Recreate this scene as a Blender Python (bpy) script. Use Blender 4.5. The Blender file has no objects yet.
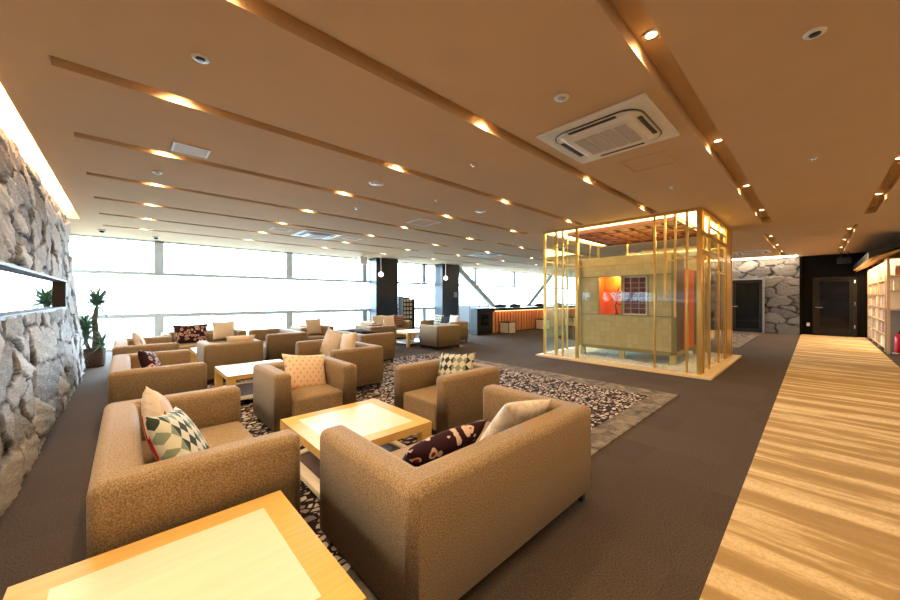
import bpy, bmesh, math, random
import numpy as np
from mathutils import Vector, Matrix
random.seed(7); np.random.seed(7)
R = math.radians
scn = bpy.context.scene
COL = scn.collection
# ------------------------------------------------------------ camera, world, exposure
cam = bpy.data.cameras.new('camera'); camo = bpy.data.objects.new('camera', cam); COL.objects.link(camo)
cam.lens = 13.8; cam.sensor_width = 36; cam.shift_y = -2/900; cam.clip_start = 0.02; cam.clip_end = 300
camo.location = (0, 0, 1.35); camo.rotation_euler = (R(90), 0, R(46.8-90))
scn.camera = camo
vs = scn.view_settings
vs.view_transform = 'Standard'; vs.look = 'None'; vs.gamma = 1; vs.use_curve_mapping = False
vs.exposure = 1.2
DAY = 20.0; SPOT = 22.0; CEIL = 2.9; CUP = 100
w = bpy.data.worlds.new('daylight'); scn.world = w; w.use_nodes = True
bg = w.node_tree.nodes['Background']; bg.inputs[0].default_value = (0.60, 0.82, 1.0, 1); bg.inputs[1].default_value = DAY
_nt = w.node_tree; _tc = _nt.nodes.new('ShaderNodeTexCoord'); _sp = _nt.nodes.new('ShaderNodeSeparateXYZ'); _mr = _nt.nodes.new('ShaderNodeMapRange')
_nt.links.new(_tc.outputs['Generated'], _sp.inputs[0]); _nt.links.new(_sp.outputs[2], _mr.inputs[0]); _nt.links.new(_mr.outputs[0], bg.inputs[1])
for _k, _v in ((1, -0.06), (2, 0.12), (3, 2.6), (4, DAY)): _mr.inputs[_k].default_value = _v   # bright overcast sky above, dimmer ground below
scn.cycles.max_bounces = 8; scn.cycles.diffuse_bounces = 4; scn.cycles.transparent_max_bounces = 16
scn.cycles.sample_clamp_indirect = 4; scn.cycles.caustics_reflective = False; scn.cycles.caustics_refractive = False
scn.cycles.use_denoising = True

def area(name, loc, rot, sx, sy, power, color, portal=False):
    l = bpy.data.lights.new(name, 'AREA'); l.shape = 'RECTANGLE'; l.size = sx; l.size_y = sy
    l.energy = power; l.color = color
    if portal: l.cycles.is_portal = True
    o = bpy.data.objects.new(name, l); COL.objects.link(o); o.location = loc; o.rotation_euler = [R(a) for a in rot]
    return o
WARM = (1.0, 0.66, 0.33)
# daylight portals on the window wall (they emit nothing themselves)
area('window_portal', (5.4, 12.45, 1.45), (-90, 0, 0), 13, 2.9, 1, (1, 1, 1), True)
area('window_portal', (18.0, 12.45, 1.45), (-90, 0, 0), 12, 2.9, 1, (1, 1, 1), True)
# added fill lights out of view, standing in for the lit rest of the lounge
area('lounge_fill', (-2.4, -3.0, 1.45), (90, 0, -40), 4.2, 2.4, 135, (1.0, 0.66, 0.34))
area('lounge_fill', (8.5, -3.6, 1.5), (90, 0, 0), 8, 2.2, 30, (1.0, 0.62, 0.28))

# ------------------------------------------------------------ node helpers
class Mat:
    def __init__(s, name, rough=0.6, metal=0.0, base=(0.5, 0.5, 0.5), spec=0.4):
        s.m = bpy.data.materials.new(name); s.m.use_nodes = True
        s.t = s.m.node_tree; s.b = s.t.nodes['Principled BSDF']
        s.b.inputs['Base Color'].default_value = (*base, 1); s.b.inputs['Roughness'].default_value = rough
        s.b.inputs['Metallic'].default_value = metal; s.b.inputs['Specular IOR Level'].default_value = spec
        s._tc = None
    def n(s, t, **k):
        x = s.t.nodes.new(t)
        for a, b in k.items(): setattr(x, a, b)
        return x
    def l(s, a, b): s.t.links.new(a, b)
    def put(s, sock, v):
        if hasattr(v, 'is_linked') or isinstance(v, bpy.types.NodeSocket): s.l(v, sock)
        elif isinstance(v, tuple) and len(v) == 3 and sock.type == 'RGBA': sock.default_value = (*v, 1)
        else: sock.default_value = v
    def co(s, kind='Object'):
        if s._tc is None: s._tc = s.n('ShaderNodeTexCoord')
        return s._tc.outputs[kind]
    def map(s, vec, scale=(1, 1, 1), rot=(0, 0, 0), loc=(0, 0, 0)):
        x = s.n('ShaderNodeMapping'); s.l(vec, x.inputs[0])
        x.inputs['Scale'].default_value = scale; x.inputs['Rotation'].default_value = [R(a) for a in rot]; x.inputs['Location'].default_value = loc
        return x.outputs[0]
    def sep(s, v):
        x = s.n('ShaderNodeSeparateXYZ'); s.l(v, x.inputs[0]); return x.outputs
    def comb(s, a, b, c):
        x = s.n('ShaderNodeCombineXYZ'); s.put(x.inputs[0], a); s.put(x.inputs[1], b); s.put(x.inputs[2], c); return x.outputs[0]
    def math(s, op, a, b=0.0, c=0.0):
        x = s.n('ShaderNodeMath', operation=op); s.put(x.inputs[0], a); s.put(x.inputs[1], b); s.put(x.inputs[2], c); return x.outputs[0]
    def mix(s, f, a, b, mode='MIX'):
        x = s.n('ShaderNodeMix', data_type='RGBA', blend_type=mode)
        s.put(x.inputs[0], f); s.put(x.inputs[6], a); s.put(x.inputs[7], b); return x.outputs[2]
    def noise(s, vec, scale, detail=4, rough=0.55, dist=0.0):
        x = s.n('ShaderNodeTexNoise'); s.l(vec, x.inputs['Vector']); x.inputs['Scale'].default_value = scale
        x.inputs['Detail'].default_value = detail; x.inputs['Roughness'].default_value = rough; x.inputs['Distortion'].default_value = dist
        return x.outputs['Fac']
    def vor(s, vec, scale, feat='F1', rnd=1.0, out='Distance'):
        x = s.n('ShaderNodeTexVoronoi', feature=feat); s.l(vec, x.inputs['Vector']); x.inputs['Scale'].default_value = scale
        x.inputs['Randomness'].default_value = rnd
        return x.outputs[out]
    def ramp(s, f, *stops, const=False):
        x = s.n('ShaderNodeValToRGB'); s.put(x.inputs[0], f); e = x.color_ramp.elements
        if const: x.color_ramp.interpolation = 'CONSTANT'
        while len(e) < len(stops): e.new(0.5)
        for i, (p, c) in enumerate(stops):
            e[i].position = p; e[i].color = (*c, 1) if isinstance(c, tuple) else (c, c, c, 1)
        return x.outputs[0]
    def color(s, v): s.put(s.b.inputs['Base Color'], v)
    def bump(s, h, strength=0.3, dist=0.01):
        x = s.n('ShaderNodeBump'); s.l(h, x.inputs['Height']); x.inputs['Strength'].default_value = strength
        x.inputs['Distance'].default_value = dist; s.l(x.outputs[0], s.b.inputs['Normal'])
    def emit(s, c, k):
        s.b.inputs['Emission Color'].default_value = (*c, 1); s.b.inputs['Emission Strength'].default_value = k
        return s
def plain(name, c, rough=0.5, metal=0.0, spec=0.4, var=0.06):
    m = Mat(name, rough, metal, c, spec)
    n = m.noise(m.co(), 9, 3)
    m.color(m.mix(n, tuple(max(0, x*(1-var)) for x in c), tuple(min(1, x*(1+var)) for x in c)))
    return m.m
M = {}
def fabric(name, c1, c2, sc=170):
    m = Mat(name, 0.9, 0, spec=0.15); co = m.co()
    n = m.noise(co, sc, 3, 0.7); n2 = m.noise(co, 9, 3)
    c = m.mix(m.ramp(n, (0.36, 0.0), (0.64, 1.0)), c1, c2)
    c = m.mix(m.math('MULTIPLY', n2, 0.16), c, tuple(x*0.72 for x in c1))
    m.color(c); m.bump(n, 0.35, 0.002); m.b.inputs['Sheen Weight'].default_value = 0.15
    return m.m
M['sofa'] = fabric('sofa_tweed', (0.17, 0.108, 0.052), (0.46, 0.325, 0.19), 165)
M['dark_leg'] = plain('dark_leg', (0.02, 0.015, 0.012), 0.4)
M['steel'] = plain('steel_leg', (0.35, 0.34, 0.33), 0.3, 0.8)
def wood(name, c1, c2, sc=3.0, axis=0, rough=0.38):
    m = Mat(name, rough, 0, spec=0.4); s = [14, 14, 14]; s[axis] = 1.0
    n = m.noise(m.map(m.co(), tuple(s)), sc, 6, 0.6, 0.4)
    m.color(m.ramp(n, (0.3, c1), (0.7, c2))); return m.m
M['maple'] = wood('maple', (0.66, 0.40, 0.11), (0.76, 0.49, 0.16))
M['maple_pale'] = wood('maple_pale', (0.78, 0.69, 0.54), (0.84, 0.76, 0.62), 2.0)
M['shelfwood'] = wood('shelf_timber', (0.52, 0.34, 0.18), (0.66, 0.46, 0.27), 2.0)
M['walnut'] = wood('dark_panel', (0.10, 0.055, 0.05), (0.15, 0.085, 0.07))
M['platform'] = wood('platform_wood', (0.74, 0.52, 0.24), (0.84, 0.62, 0.32))
M['redwood'] = wood('red_slats', (0.11, 0.035, 0.018), (0.18, 0.06, 0.03))
M['barslat'] = wood('bar_slats', (0.55, 0.22, 0.09), (0.72, 0.34, 0.16), 2.0, 2)
M['black'] = plain('black_laminate', (0.008, 0.008, 0.009), 0.35)
M['blackmatt'] = plain('black_wall_paint', (0.004, 0.003, 0.0025), 0.7, 0, 0.08)
M['column'] = plain('black_column', (0.012, 0.015, 0.019), 0.32)
M['white'] = plain('white_plastic', (0.78, 0.76, 0.73), 0.4)
M['frame'] = plain('pale_window_frame', (0.62, 0.74, 0.84), 0.4)
M['wallpaint'] = plain('beige_wall_paint', (0.62, 0.52, 0.40), 0.8)
M['gold'] = plain('brushed_gold', (0.78, 0.52, 0.16), 0.28, 0.85)
M['chrome'] = plain('chrome', (0.75, 0.75, 0.75), 0.12, 1.0)
M['grille'] = plain('grey_grille', (0.50, 0.47, 0.44), 0.6)
M['darkgap'] = plain('dark_gap', (0.03, 0.028, 0.025), 0.5)
M['cream'] = plain('cream_paper', (0.72, 0.66, 0.56), 0.7)
M['orange'] = plain('orange_lacquer', (0.85, 0.17, 0.01), 0.35)
M['maroon'] = plain('maroon_lacquer', (0.14, 0.018, 0.015), 0.4)
M['red'] = plain('red_paint', (0.55, 0.01, 0.015), 0.3)
M['greypanel'] = plain('grey_panel', (0.22, 0.21, 0.22), 0.6)
M['trunk'] = plain('yucca_trunk', (0.16, 0.12, 0.09), 0.9, var=0.4)
M['leaf'] = plain('yucca_leaf', (0.13, 0.24, 0.15), 0.5, var=0.4)
M['brace'] = plain('brace_paint', (0.55, 0.62, 0.66), 0.5)
M['soil'] = plain('soil', (0.03, 0.02, 0.015), 0.95)

def emis(name, c, k):
    m = Mat(name, 0.5, 0, c); m.emit(c, k); return m.m
M['lamp'] = emis('lamp_lens', (1.0, 0.72, 0.38), 22)
M['cove'] = emis('cove_strip', (1.0, 0.80, 0.50), 16)
M['case_light'] = emis('case_light_band', (1.0, 0.74, 0.32), 4.5)
M['globe'] = emis('pendant_globe', (1.0, 0.9, 0.8), 3)
M['shelf_light'] = emis('shelf_light', (1.0, 0.75, 0.42), 9)
M['shelf_light2'] = emis('wall_wash', (1.0, 0.84, 0.62), 30)
M['bar_light'] = emis('bar_light', (1.0, 0.45, 0.18), 5)

def glassmat(name, tint=(1, 1, 1), k=0.06):
    m = Mat(name); t = m.t; t.nodes.remove(m.b)
    out = t.nodes['Material Output']
    tr = m.n('ShaderNodeBsdfTransparent'); tr.inputs[0].default_value = (*tint, 1)
    gl = m.n('ShaderNodeBsdfGlossy'); gl.inputs['Roughness'].default_value = 0.01
    fr = m.n('ShaderNodeFresnel'); fr.inputs[0].default_value = 1.25
    f = m.math('MINIMUM', m.math('ADD', fr.outputs[0], k*0.3), 0.35)
    mx = m.n('ShaderNodeMixShader'); m.l(f, mx.inputs[0]); m.l(tr.outputs[0], mx.inputs[1]); m.l(gl.outputs[0], mx.inputs[2])
    m.l(mx.outputs[0], out.inputs[0]); return m.m
M['glass'] = glassmat('clear_glass')
M['caseglass'] = glassmat('case_glass', (0.97, 0.99, 0.97))
M['mirror'] = plain('mirror', (0.92, 0.94, 0.95), 0.02, 1.0, var=0)
M['darkglass'] = plain('dark_glass', (0.006, 0.006, 0.007), 0.05, 0, 0.25)

def m_ceiling():
    m = Mat('ceiling_paint', 0.85, 0, spec=0.2); n = m.noise(m.co(), 3, 4)
    m.color(m.mix(n, (0.60, 0.42, 0.25), (0.66, 0.47, 0.28))); return m.m
M['ceiling'] = m_ceiling()
def m_carpet():
    m = Mat('brown_carpet_tiles', 0.95, 0, spec=0.1); co = m.co()
    br = m.n('ShaderNodeTexBrick'); m.l(co, br.inputs['Vector']); br.offset = 0.0
    br.inputs['Scale'].default_value = 1; br.inputs['Brick Width'].default_value = 0.5; br.inputs['Row Height'].default_value = 0.5
    br.inputs['Mortar Size'].default_value = 0.0
    br.inputs['Color1'].default_value = (0.050, 0.038, 0.034, 1); br.inputs['Color2'].default_value = (0.068, 0.052, 0.045, 1)
    n = m.noise(co, 120, 3, 0.8)
    m.color(m.mix(m.ramp(n, (0.35, 0.0), (0.65, 1.0)), m.mix(0.45, br.outputs[0], (0.03, 0.02, 0.015)), m.mix(0.18, br.outputs[0], (0.35, 0.27, 0.21))))
    m.bump(n, 0.5, 0.004); return m.m
M['carpet'] = m_carpet()
def m_runner():
    m = Mat('golden_striped_carpet', 0.95, 0, spec=0.1); co = m.co()
    n = m.noise(m.map(co, (3.3, 0.36, 1), (0, 0, -9)), 1.5, 3, 0.5, 0.35)
    n2 = m.noise(co, 60, 3, 0.8)
    n3 = m.noise(m.map(co, (9, 2.2, 1), (0, 0, -6)), 2.0, 4, 0.7, 0.4)
    a = m.math('ADD', m.math('MULTIPLY', n, 0.72), m.math('ADD', m.math('MULTIPLY', n3, 0.18), m.math('MULTIPLY', n2, 0.10)))
    c = m.ramp(a, (0.42, (0.38, 0.26, 0.12)), (0.49, (0.46, 0.32, 0.155)), (0.53, (0.68, 0.53, 0.30)), (0.62, (0.78, 0.63, 0.39)))
    m.color(m.mix(m.math('MULTIPLY', m.ramp(n2, (0.42, 0.0), (0.62, 1.0)), 0.40), c, (0.30, 0.19, 0.085)))
    m.bump(n2, 0.5, 0.004); return m.m
M['runner'] = m_runner()
def m_pebble_rug():
    m = Mat('pebble_pattern_rug', 0.95, 0, spec=0.1); co = m.co()
    wv = m.map(co, (1.0, 1.55, 1), (0, 0, 25))
    d = m.vor(wv, 13.5, 'DISTANCE_TO_EDGE'); n = m.noise(co, 22, 3)
    dd = m.math('ADD', d, m.math('MULTIPLY', m.math('SUBTRACT', n, 0.5), 0.16))
    cc = m.vor(wv, 13.5, 'F1', 1.0, 'Color'); h = m.sep(cc)[0]
    stone = m.ramp(h, (0.0, (0.20, 0.15, 0.125)), (0.35, (0.46, 0.38, 0.33)), (0.75, (0.60, 0.51, 0.45)), (1.0, (0.28, 0.22, 0.19)))
    keep = m.math('GREATER_THAN', m.sep(cc)[1], 0.13)
    f = m.math('MULTIPLY', m.ramp(dd, (0.11, 0.0), (0.15, 1.0)), keep)
    m.color(m.mix(f, (0.022, 0.014, 0.014), stone)); return m.m
M['pebble_rug'] = m_pebble_rug()
def m_rug_border():
    m = Mat('distressed_rug_border', 0.95, 0, spec=0.1); co = m.co()
    n = m.noise(co, 6, 8, 0.75, 0.6); n2 = m.noise(co, 70, 2)
    m.color(m.mix(m.math('MULTIPLY', n2, 0.4), m.ramp(n, (0.35, (0.06, 0.055, 0.05)), (0.5, (0.19, 0.16, 0.13)), (0.62, (0.34, 0.27, 0.20))), (0.05, 0.04, 0.035)))
    return m.m
M['rug_border'] = m_rug_border()
def m_stone(name, tint, dim=1.0):
    m = Mat(name, 0.9, 0, spec=0.2); co = m.co()
    at = m.n('ShaderNodeAttribute', attribute_name='stone'); s = m.sep(at.outputs['Vector'])
    n = m.noise(co, 7, 8, 0.7, 0.5); n2 = m.noise(m.map(co, (3, 3, 9)), 5, 6, 0.7)
    v = m.math('ADD', m.math('MULTIPLY', s[0], 0.45), m.math('ADD', m.math('MULTIPLY', n, 0.5), m.math('MULTIPLY', n2, 0.25)))
    c = m.ramp(v, (0.30, (0.20, 0.20, 0.20)), (0.50, (0.42, 0.42, 0.42)), (0.72, (0.60, 0.59, 0.58)), (0.95, (0.74, 0.73, 0.72)))
    c = m.mix(m.math('MULTIPLY', s[1], 0.3), c, tint)
    c = m.mix(s[2], c, (0.012, 0.011, 0.010))
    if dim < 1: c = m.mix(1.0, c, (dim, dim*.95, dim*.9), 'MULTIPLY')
    m.color(c); m.bump(m.math('ADD', n, n2), 0.7, 0.03); return m.m
M['stone'] = m_stone('rough_stone', (0.40, 0.33, 0.26))
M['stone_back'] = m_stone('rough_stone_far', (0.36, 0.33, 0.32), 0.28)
def m_goldleaf():
    m = Mat('gold_leaf_squares', 0.36, 0.12, spec=0.5); co = m.co()
    s = m.sep(co); v = m.comb(m.math('ADD', s[0], s[1]), s[2], 0.0)
    br = m.n('ShaderNodeTexBrick'); m.l(v, br.inputs['Vector']); br.offset = 0.0
    for k, x in (('Scale', 1), ('Brick Width', 0.11), ('Row Height', 0.11), ('Mortar Size', 0.002)): br.inputs[k].default_value = x
    br.inputs['Color1'].default_value = (0.56, 0.43, 0.19, 1); br.inputs['Color2'].default_value = (0.66, 0.53, 0.26, 1); br.inputs['Mortar'].default_value = (0.46, 0.34, 0.13, 1)
    n = m.noise(co, 7, 6, 0.7)
    m.color(m.mix(m.math('MULTIPLY', n, 0.35), br.outputs[0], (0.50, 0.42, 0.24))); return m.m
M['goldleaf'] = m_goldleaf()
def m_pebbles():
    m = Mat('white_pebbles', 0.7, 0, spec=0.3); co = m.co()
    c = m.sep(m.vor(co, 30, 'F1', 1.0, 'Color'))[0]
    m.color(m.ramp(c, (0, (0.68, 0.67, 0.64)), (1, (0.92, 0.91, 0.88)))); return m.m
M['pebbles'] = m_pebbles()
def m_basket():
    m = Mat('woven_basket', 0.8, 0, spec=0.2); co = m.co()
    s = m.sep(co); an = m.math('MULTIPLY', m.math('ARCTAN2', s[1], s[0]), 4.0)
    a = m.math('SINE', m.math('MULTIPLY', an, 4.0)); b = m.math('SINE', m.math('MULTIPLY', s[2], 140))
    k = m.math('MULTIPLY', a, b)
    m.color(m.ramp(m.math('MULTIPLY_ADD', k, 0.5, 0.5), (0.2, (0.025, 0.015, 0.012)), (0.8, (0.17, 0.10, 0.075)))); m.bump(k, 0.6, 0.01); return m.m
M['basket'] = m_basket()

# cushion fabrics (object space: x across, z up)
def cush(name, fn):
    m = Mat(name, 0.92, 0, spec=0.12); co = m.co(); s = m.sep(co)
    m.color(fn(m, co, s)); m.bump(m.noise(co, 150, 2), 0.3, 0.002); return m.m
def c_dots(m, co, s):
    base = m.mix(m.ramp(m.math('MULTIPLY_ADD', s[2], 2.2, 0.5), (0.1, 0.0), (0.9, 1.0)), (0.80, 0.54, 0.34), (0.82, 0.70, 0.54))
    d = m.math('MULTIPLY', m.math('SINE', m.math('MULTIPLY', s[0], 92)), m.math('SINE', m.math('MULTIPLY', s[2], 70)))
    k = m.ramp(d, (0.55, 0.0), (0.75, 1.0))
    h = m.noise(m.map(co, (1, 1, 3)), 12, 2)
    return m.mix(m.math('MULTIPLY', k, 0.75), base, m.ramp(h, (0.4, (0.75, 0.18, 0.05)), (0.6, (0.42, 0.36, 0.28))))
def c_check(m, co, s):
    v = m.map(co, (1, 1, 1), (0, 45, 0))
    ck = m.n('ShaderNodeTexChecker'); m.l(m.map(v, (1, 0, 1), (0, 0, 0), (0, 0.31, 0)), ck.inputs[0]); ck.inputs['Scale'].default_value = 17
    v2 = m.n('ShaderNodeTexChecker'); m.l(m.map(co, (1, 0, 1), (0, 0, 0), (0, 0.31, 0)), v2.inputs[0]); v2.inputs['Scale'].default_value = 6
    dark = m.mix(v2.outputs['Fac'], (0.04, 0.055, 0.045), (0.24, 0.29, 0.22))
    return m.mix(ck.outputs['Fac'], (0.64, 0.62, 0.52), dark)
def c_plum(m, co, s):
    v = m.map(co, (1, 0.0, 1), (0, 0, 0), (0, .3, 0)); d = m.vor(v, 17, 'F1', 0.75)
    r = m.ramp(d, (0.0, (0.30, 0.02, 0.02)), (0.28, (0.62, 0.45, 0.36)), (0.40, (0.62, 0.45, 0.36)), (0.46, (0.035, 0.012, 0.018)), const=True)
    up = m.math('GREATER_THAN', m.math('ADD', s[1], -0.012), 0.0)
    up = m.math('MULTIPLY', up, m.math('LESS_THAN', s[2], 0.115))
    return m.mix(up, r, (0.022, 0.010, 0.014))
def c_zig(m, co, s):
    z = m.math('PINGPONG', s[0], 0.035)
    k = m.math('FRACT', m.math('MULTIPLY', m.math('ADD', s[2], z), 13))
    return m.ramp(k, (0.0, (0.03, 0.012, 0.018)), (0.4, (0.36, 0.06, 0.03)), (0.7, (0.55, 0.40, 0.32)), const=True)
def c_red(m, co, s):
    n = m.noise(m.map(co, (3, 1, 1)), 3.2, 2, 0.5, 1.4)
    return m.ramp(n, (0.0, (0.45, 0.02, 0.02)), (0.40, (0.72, 0.60, 0.50)), (0.52, (0.80, 0.70, 0.60)), (0.68, (0.12, 0.10, 0.09)), const=True)
def c_floral(m, co, s):
    v = m.map(co, (1, 0.0, 1)); d = m.vor(v, 13, 'F1', 0.8); n = m.noise(co, 25, 2)
    return m.mix(m.math('MULTIPLY', m.ramp(d, (0.18, 1.0), (0.30, 0.0)), 0.5), (0.72, 0.60, 0.48), m.ramp(n, (0.4, (0.55, 0.22, 0.12)), (0.6, (0.55, 0.45, 0.36))))
def c_white(m, co, s):
    n = m.noise(m.map(co, (1, 1, 1)), 14, 3, 0.5, 1.0)
    return m.ramp(n, (0.47, (0.74, 0.68, 0.60)), (0.53, (0.62, 0.55, 0.47)))
def c_plain(m, co, s): return m.mix(m.noise(co, 60, 2), (0.72, 0.57, 0.42), (0.80, 0.67, 0.52))
def c_dark(m, co, s): return m.mix(m.noise(co, 60, 2), (0.02, 0.018, 0.02), (0.05, 0.045, 0.05))
CM = {k: cush('cushion_'+k, f) for k, f in dict(dots=c_dots, check=c_check, plum=c_plum, zig=c_zig, red=c_red, floral=c_floral, white=c_white, plain=c_plain, dark=c_dark).items()}

# ------------------------------------------------------------ mesh helpers
def link(name, me, mat, parent=None, loc=None, rot=None, smooth=False):
    for m in (mat if isinstance(mat, (list, tuple)) else [mat]): me.materials.append(m)
    if smooth:
        for p in me.polygons: p.use_smooth = True
    o = bpy.data.objects.new(name, me); COL.objects.link(o)
    if parent: o.parent = parent
    if loc is not None: o.location = loc
    if rot is not None: o.rotation_euler = rot
    return o
def from_bm(name, bm, mat, parent=None, smooth=False, **k):
    bmesh.ops.recalc_face_normals(bm, faces=bm.faces)
    me = bpy.data.meshes.new(name); bm.to_mesh(me); bm.free(); return link(name, me, mat, parent, smooth=smooth, **k)
def add_box(bm, a, b, mi=0):
    x0, y0, z0 = a; x1, y1, z1 = b
    v = [bm.verts.new(p) for p in ((x0,y0,z0),(x1,y0,z0),(x1,y1,z0),(x0,y1,z0),(x0,y0,z1),(x1,y0,z1),(x1,y1,z1),(x0,y1,z1))]
    for f in ((0,3,2,1),(4,5,6,7),(0,1,5,4),(1,2,6,5),(2,3,7,6),(3,0,4,7)):
        bm.faces.new([v[i] for i in f]).material_index = mi
def add_prism(bm, poly, z0, z1, tf=None, mi=0):
    tf = tf or (lambda x, y, z: (x, y, z))
    a = [bm.verts.new(tf(x, y, z0)) for x, y in poly]; b = [bm.verts.new(tf(x, y, z1)) for x, y in poly]
    n = len(poly)
    bm.faces.new(a[::-1]).material_index = mi; bm.faces.new(b).material_index = mi
    for i in range(n): bm.faces.new((a[i], a[(i+1) % n], b[(i+1) % n], b[i])).material_index = mi
def bevel(bm, wd, seg=2):
    bmesh.ops.bevel(bm, geom=list(bm.edges), offset=wd, segments=seg, profile=0.5, affect='EDGES', clamp_overlap=True)
def box(name, a, b, mat, parent=None, bev=0.0, seg=2, smooth=False):
    bm = bmesh.new(); add_box(bm, a, b)
    if bev: bevel(bm, bev, seg)
    return from_bm(name, bm, mat, parent, smooth)
def boxes(name, L, mat, parent=None, bev=0.0):
    bm = bmesh.new()
    for t in L: add_box(bm, *t)
    if bev: bevel(bm, bev, 1)
    return from_bm(name, bm, mat, parent)
def add_lathe(bm, prof, seg=20, c=(0, 0, 0), mi=0, caps=True):
    rings = []
    for r, z in prof:
        rings.append([bm.verts.new((c[0]+r*math.cos(2*math.pi*i/seg), c[1]+r*math.sin(2*math.pi*i/seg), c[2]+z)) for i in range(seg)])
    for a, b in zip(rings, rings[1:]):
        for i in range(seg): bm.faces.new((a[i], a[(i+1) % seg], b[(i+1) % seg], b[i])).material_index = mi
    if caps: bm.faces.new(rings[0][::-1]).material_index = mi; bm.faces.new(rings[-1]).material_index = mi
def lathe(name, prof, mat, parent=None, seg=20, c=(0, 0, 0), smooth=True, caps=True, **k):
    bm = bmesh.new(); add_lathe(bm, prof, seg, c, caps=caps); o = from_bm(name, bm, mat, parent, smooth, **k)
    return o
def tube(bm, pts, r, seg=8):
    rings = []
    for i, p in enumerate(pts):
        p = Vector(p); d = (Vector(pts[min(i+1, len(pts)-1)]) - Vector(pts[max(i-1, 0)])).normalized()
        u = d.cross(Vector((0, 0, 1)) if abs(d.z) < 0.9 else Vector((1, 0, 0))).normalized(); v = d.cross(u)
        rr = r[i] if isinstance(r, (list, tuple)) else r
        rings.append([bm.verts.new(p + u*rr*math.cos(2*math.pi*k/seg) + v*rr*math.sin(2*math.pi*k/seg)) for k in range(seg)])
    for a, b in zip(rings, rings[1:]):
        for k in range(seg): bm.faces.new((a[k], a[(k+1) % seg], b[(k+1) % seg], b[k]))
    bm.faces.new(rings[0][::-1]); bm.faces.new(rings[-1])
def tag(o, label=None, cat=None, group=None, kind=None):
    if label: o['label'] = label
    if cat: o['category'] = cat
    if group: o['group'] = group
    if kind: o['kind'] = kind
    return o
def empty(name, loc, rz=0.0):
    o = bpy.data.objects.new(name, None); COL.objects.link(o); o.location = loc; o.rotation_euler = (0, 0, rz); o.empty_display_size = 0.1
    return o
def struct(o): o['kind'] = 'structure'; return o
def copy_tree(o, parent=None):
    c = o.copy(); COL.objects.link(c)
    if parent: c.parent = parent
    for ch in list(o.children): copy_tree(ch, c)
    return c

# ------------------------------------------------------------ floor
XW, YW = 26.0, 12.3
struct(box('floor', (-4.0, -4.0, -0.1), (XW, YW+0.2, 0.0), M['carpet']))
bm = bmesh.new()
poly = [(-1.0, -1.05), (18.3, -1.12), (18.3, 0.42), (-1.0, 0.35)]
add_prism(bm, poly, 0.0, 0.006)
struct(from_bm('floor_runner', bm, M['runner']))
rug = empty('pebble_rug', (0, 0, 0)); tag(rug, 'large black and cream pebble-patterned rug under the nearer sofas', 'rug')
box('rug_field', (-0.02, 1.58, 0.0), (5.22, 6.45, 0.010), M['pebble_rug'], rug)
boxes('rug_border', [((-0.02, 1.32, 0), (5.58, 1.58, 0.009)), ((5.22, 1.58, 0), (5.58, 6.45, 0.009))], M['rug_border'], rug)
rug2 = empty('pebble_rug', (12.2, 1.7, 0)); tag(rug2, 'far black and cream pebble-patterned rug in front of the glazed black door', 'rug')
box('rug_field', (0, 0, 0), (4.4, 2.6, 0.010), M['pebble_rug'], rug2)
boxes('rug_border', [((-0.25, -0.25, 0), (4.65, 0, 0.009)), ((-0.25, 0, 0), (0, 2.6, 0.009))], M['rug_border'], rug2)

# ------------------------------------------------------------ ceiling with slots
RY = [2.035, 3.42, 4.81, 6.21, 7.61, 9.0, 10.4]
slots = [(-0.36, 7.06, y-0.07, y+0.07) for y in RY]
slots += [(7.7, 15.5, y-0.07, y+0.07) for y in RY[3:]]
slots += [(-0.36, 9.6, 0.63, 0.79), (-3.0, 9.95, -0.73, -0.59), (11.2, 17.6, 0.78, 0.92), (11.2, 17.6, -0.59, -0.45)]
cove = (-0.95, -0.66, -3.0, 9.9)
def ceiling():
    zs = lambda x, y: (3.08 if cove[0] < x < cove[1] and cove[2] < y < cove[3] else
                       (3.0 if any(a < x < b and c < y < d for a, b, c, d in slots) else CEIL))
    xs = sorted({-4.0, XW, cove[0], cove[1]} | {s[0] for s in slots} | {s[1] for s in slots})
    ys = sorted({-4.0, YW+0.2, cove[2], cove[3]} | {s[2] for s in slots} | {s[3] for s in slots})
    bm = bmesh.new(); z = {}
    def q(*p): bm.faces.new([bm.verts.new(v) for v in p])
    for i in range(len(xs)-1):
        for j in range(len(ys)-1): z[i, j] = zs((xs[i]+xs[i+1])/2, (ys[j]+ys[j+1])/2)
    for (i, j), h in z.items():
        q((xs[i], ys[j], h), (xs[i], ys[j+1], h), (xs[i+1], ys[j+1], h), (xs[i+1], ys[j], h))
        if (i+1, j) in z and z[i+1, j] != h:
            g = z[i+1, j]; q((xs[i+1], ys[j], h), (xs[i+1], ys[j+1], h), (xs[i+1], ys[j+1], g), (xs[i+1], ys[j], g))
        if (i, j+1) in z and z[i, j+1] != h:
            g = z[i, j+1]; q((xs[i], ys[j+1], h), (xs[i+1], ys[j+1], h), (xs[i+1], ys[j+1], g), (xs[i], ys[j+1], g))
    q((-4, -4, 3.2), (XW, -4, 3.2), (XW, YW+.2, 3.2), (-4, YW+.2, 3.2))
    bmesh.ops.remove_doubles(bm, verts=bm.verts, dist=1e-5)
    me = bpy.data.meshes.new('ceiling'); bm.to_mesh(me); bm.free(); return link('ceiling', me, M['ceiling'])
struct(ceiling())

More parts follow.
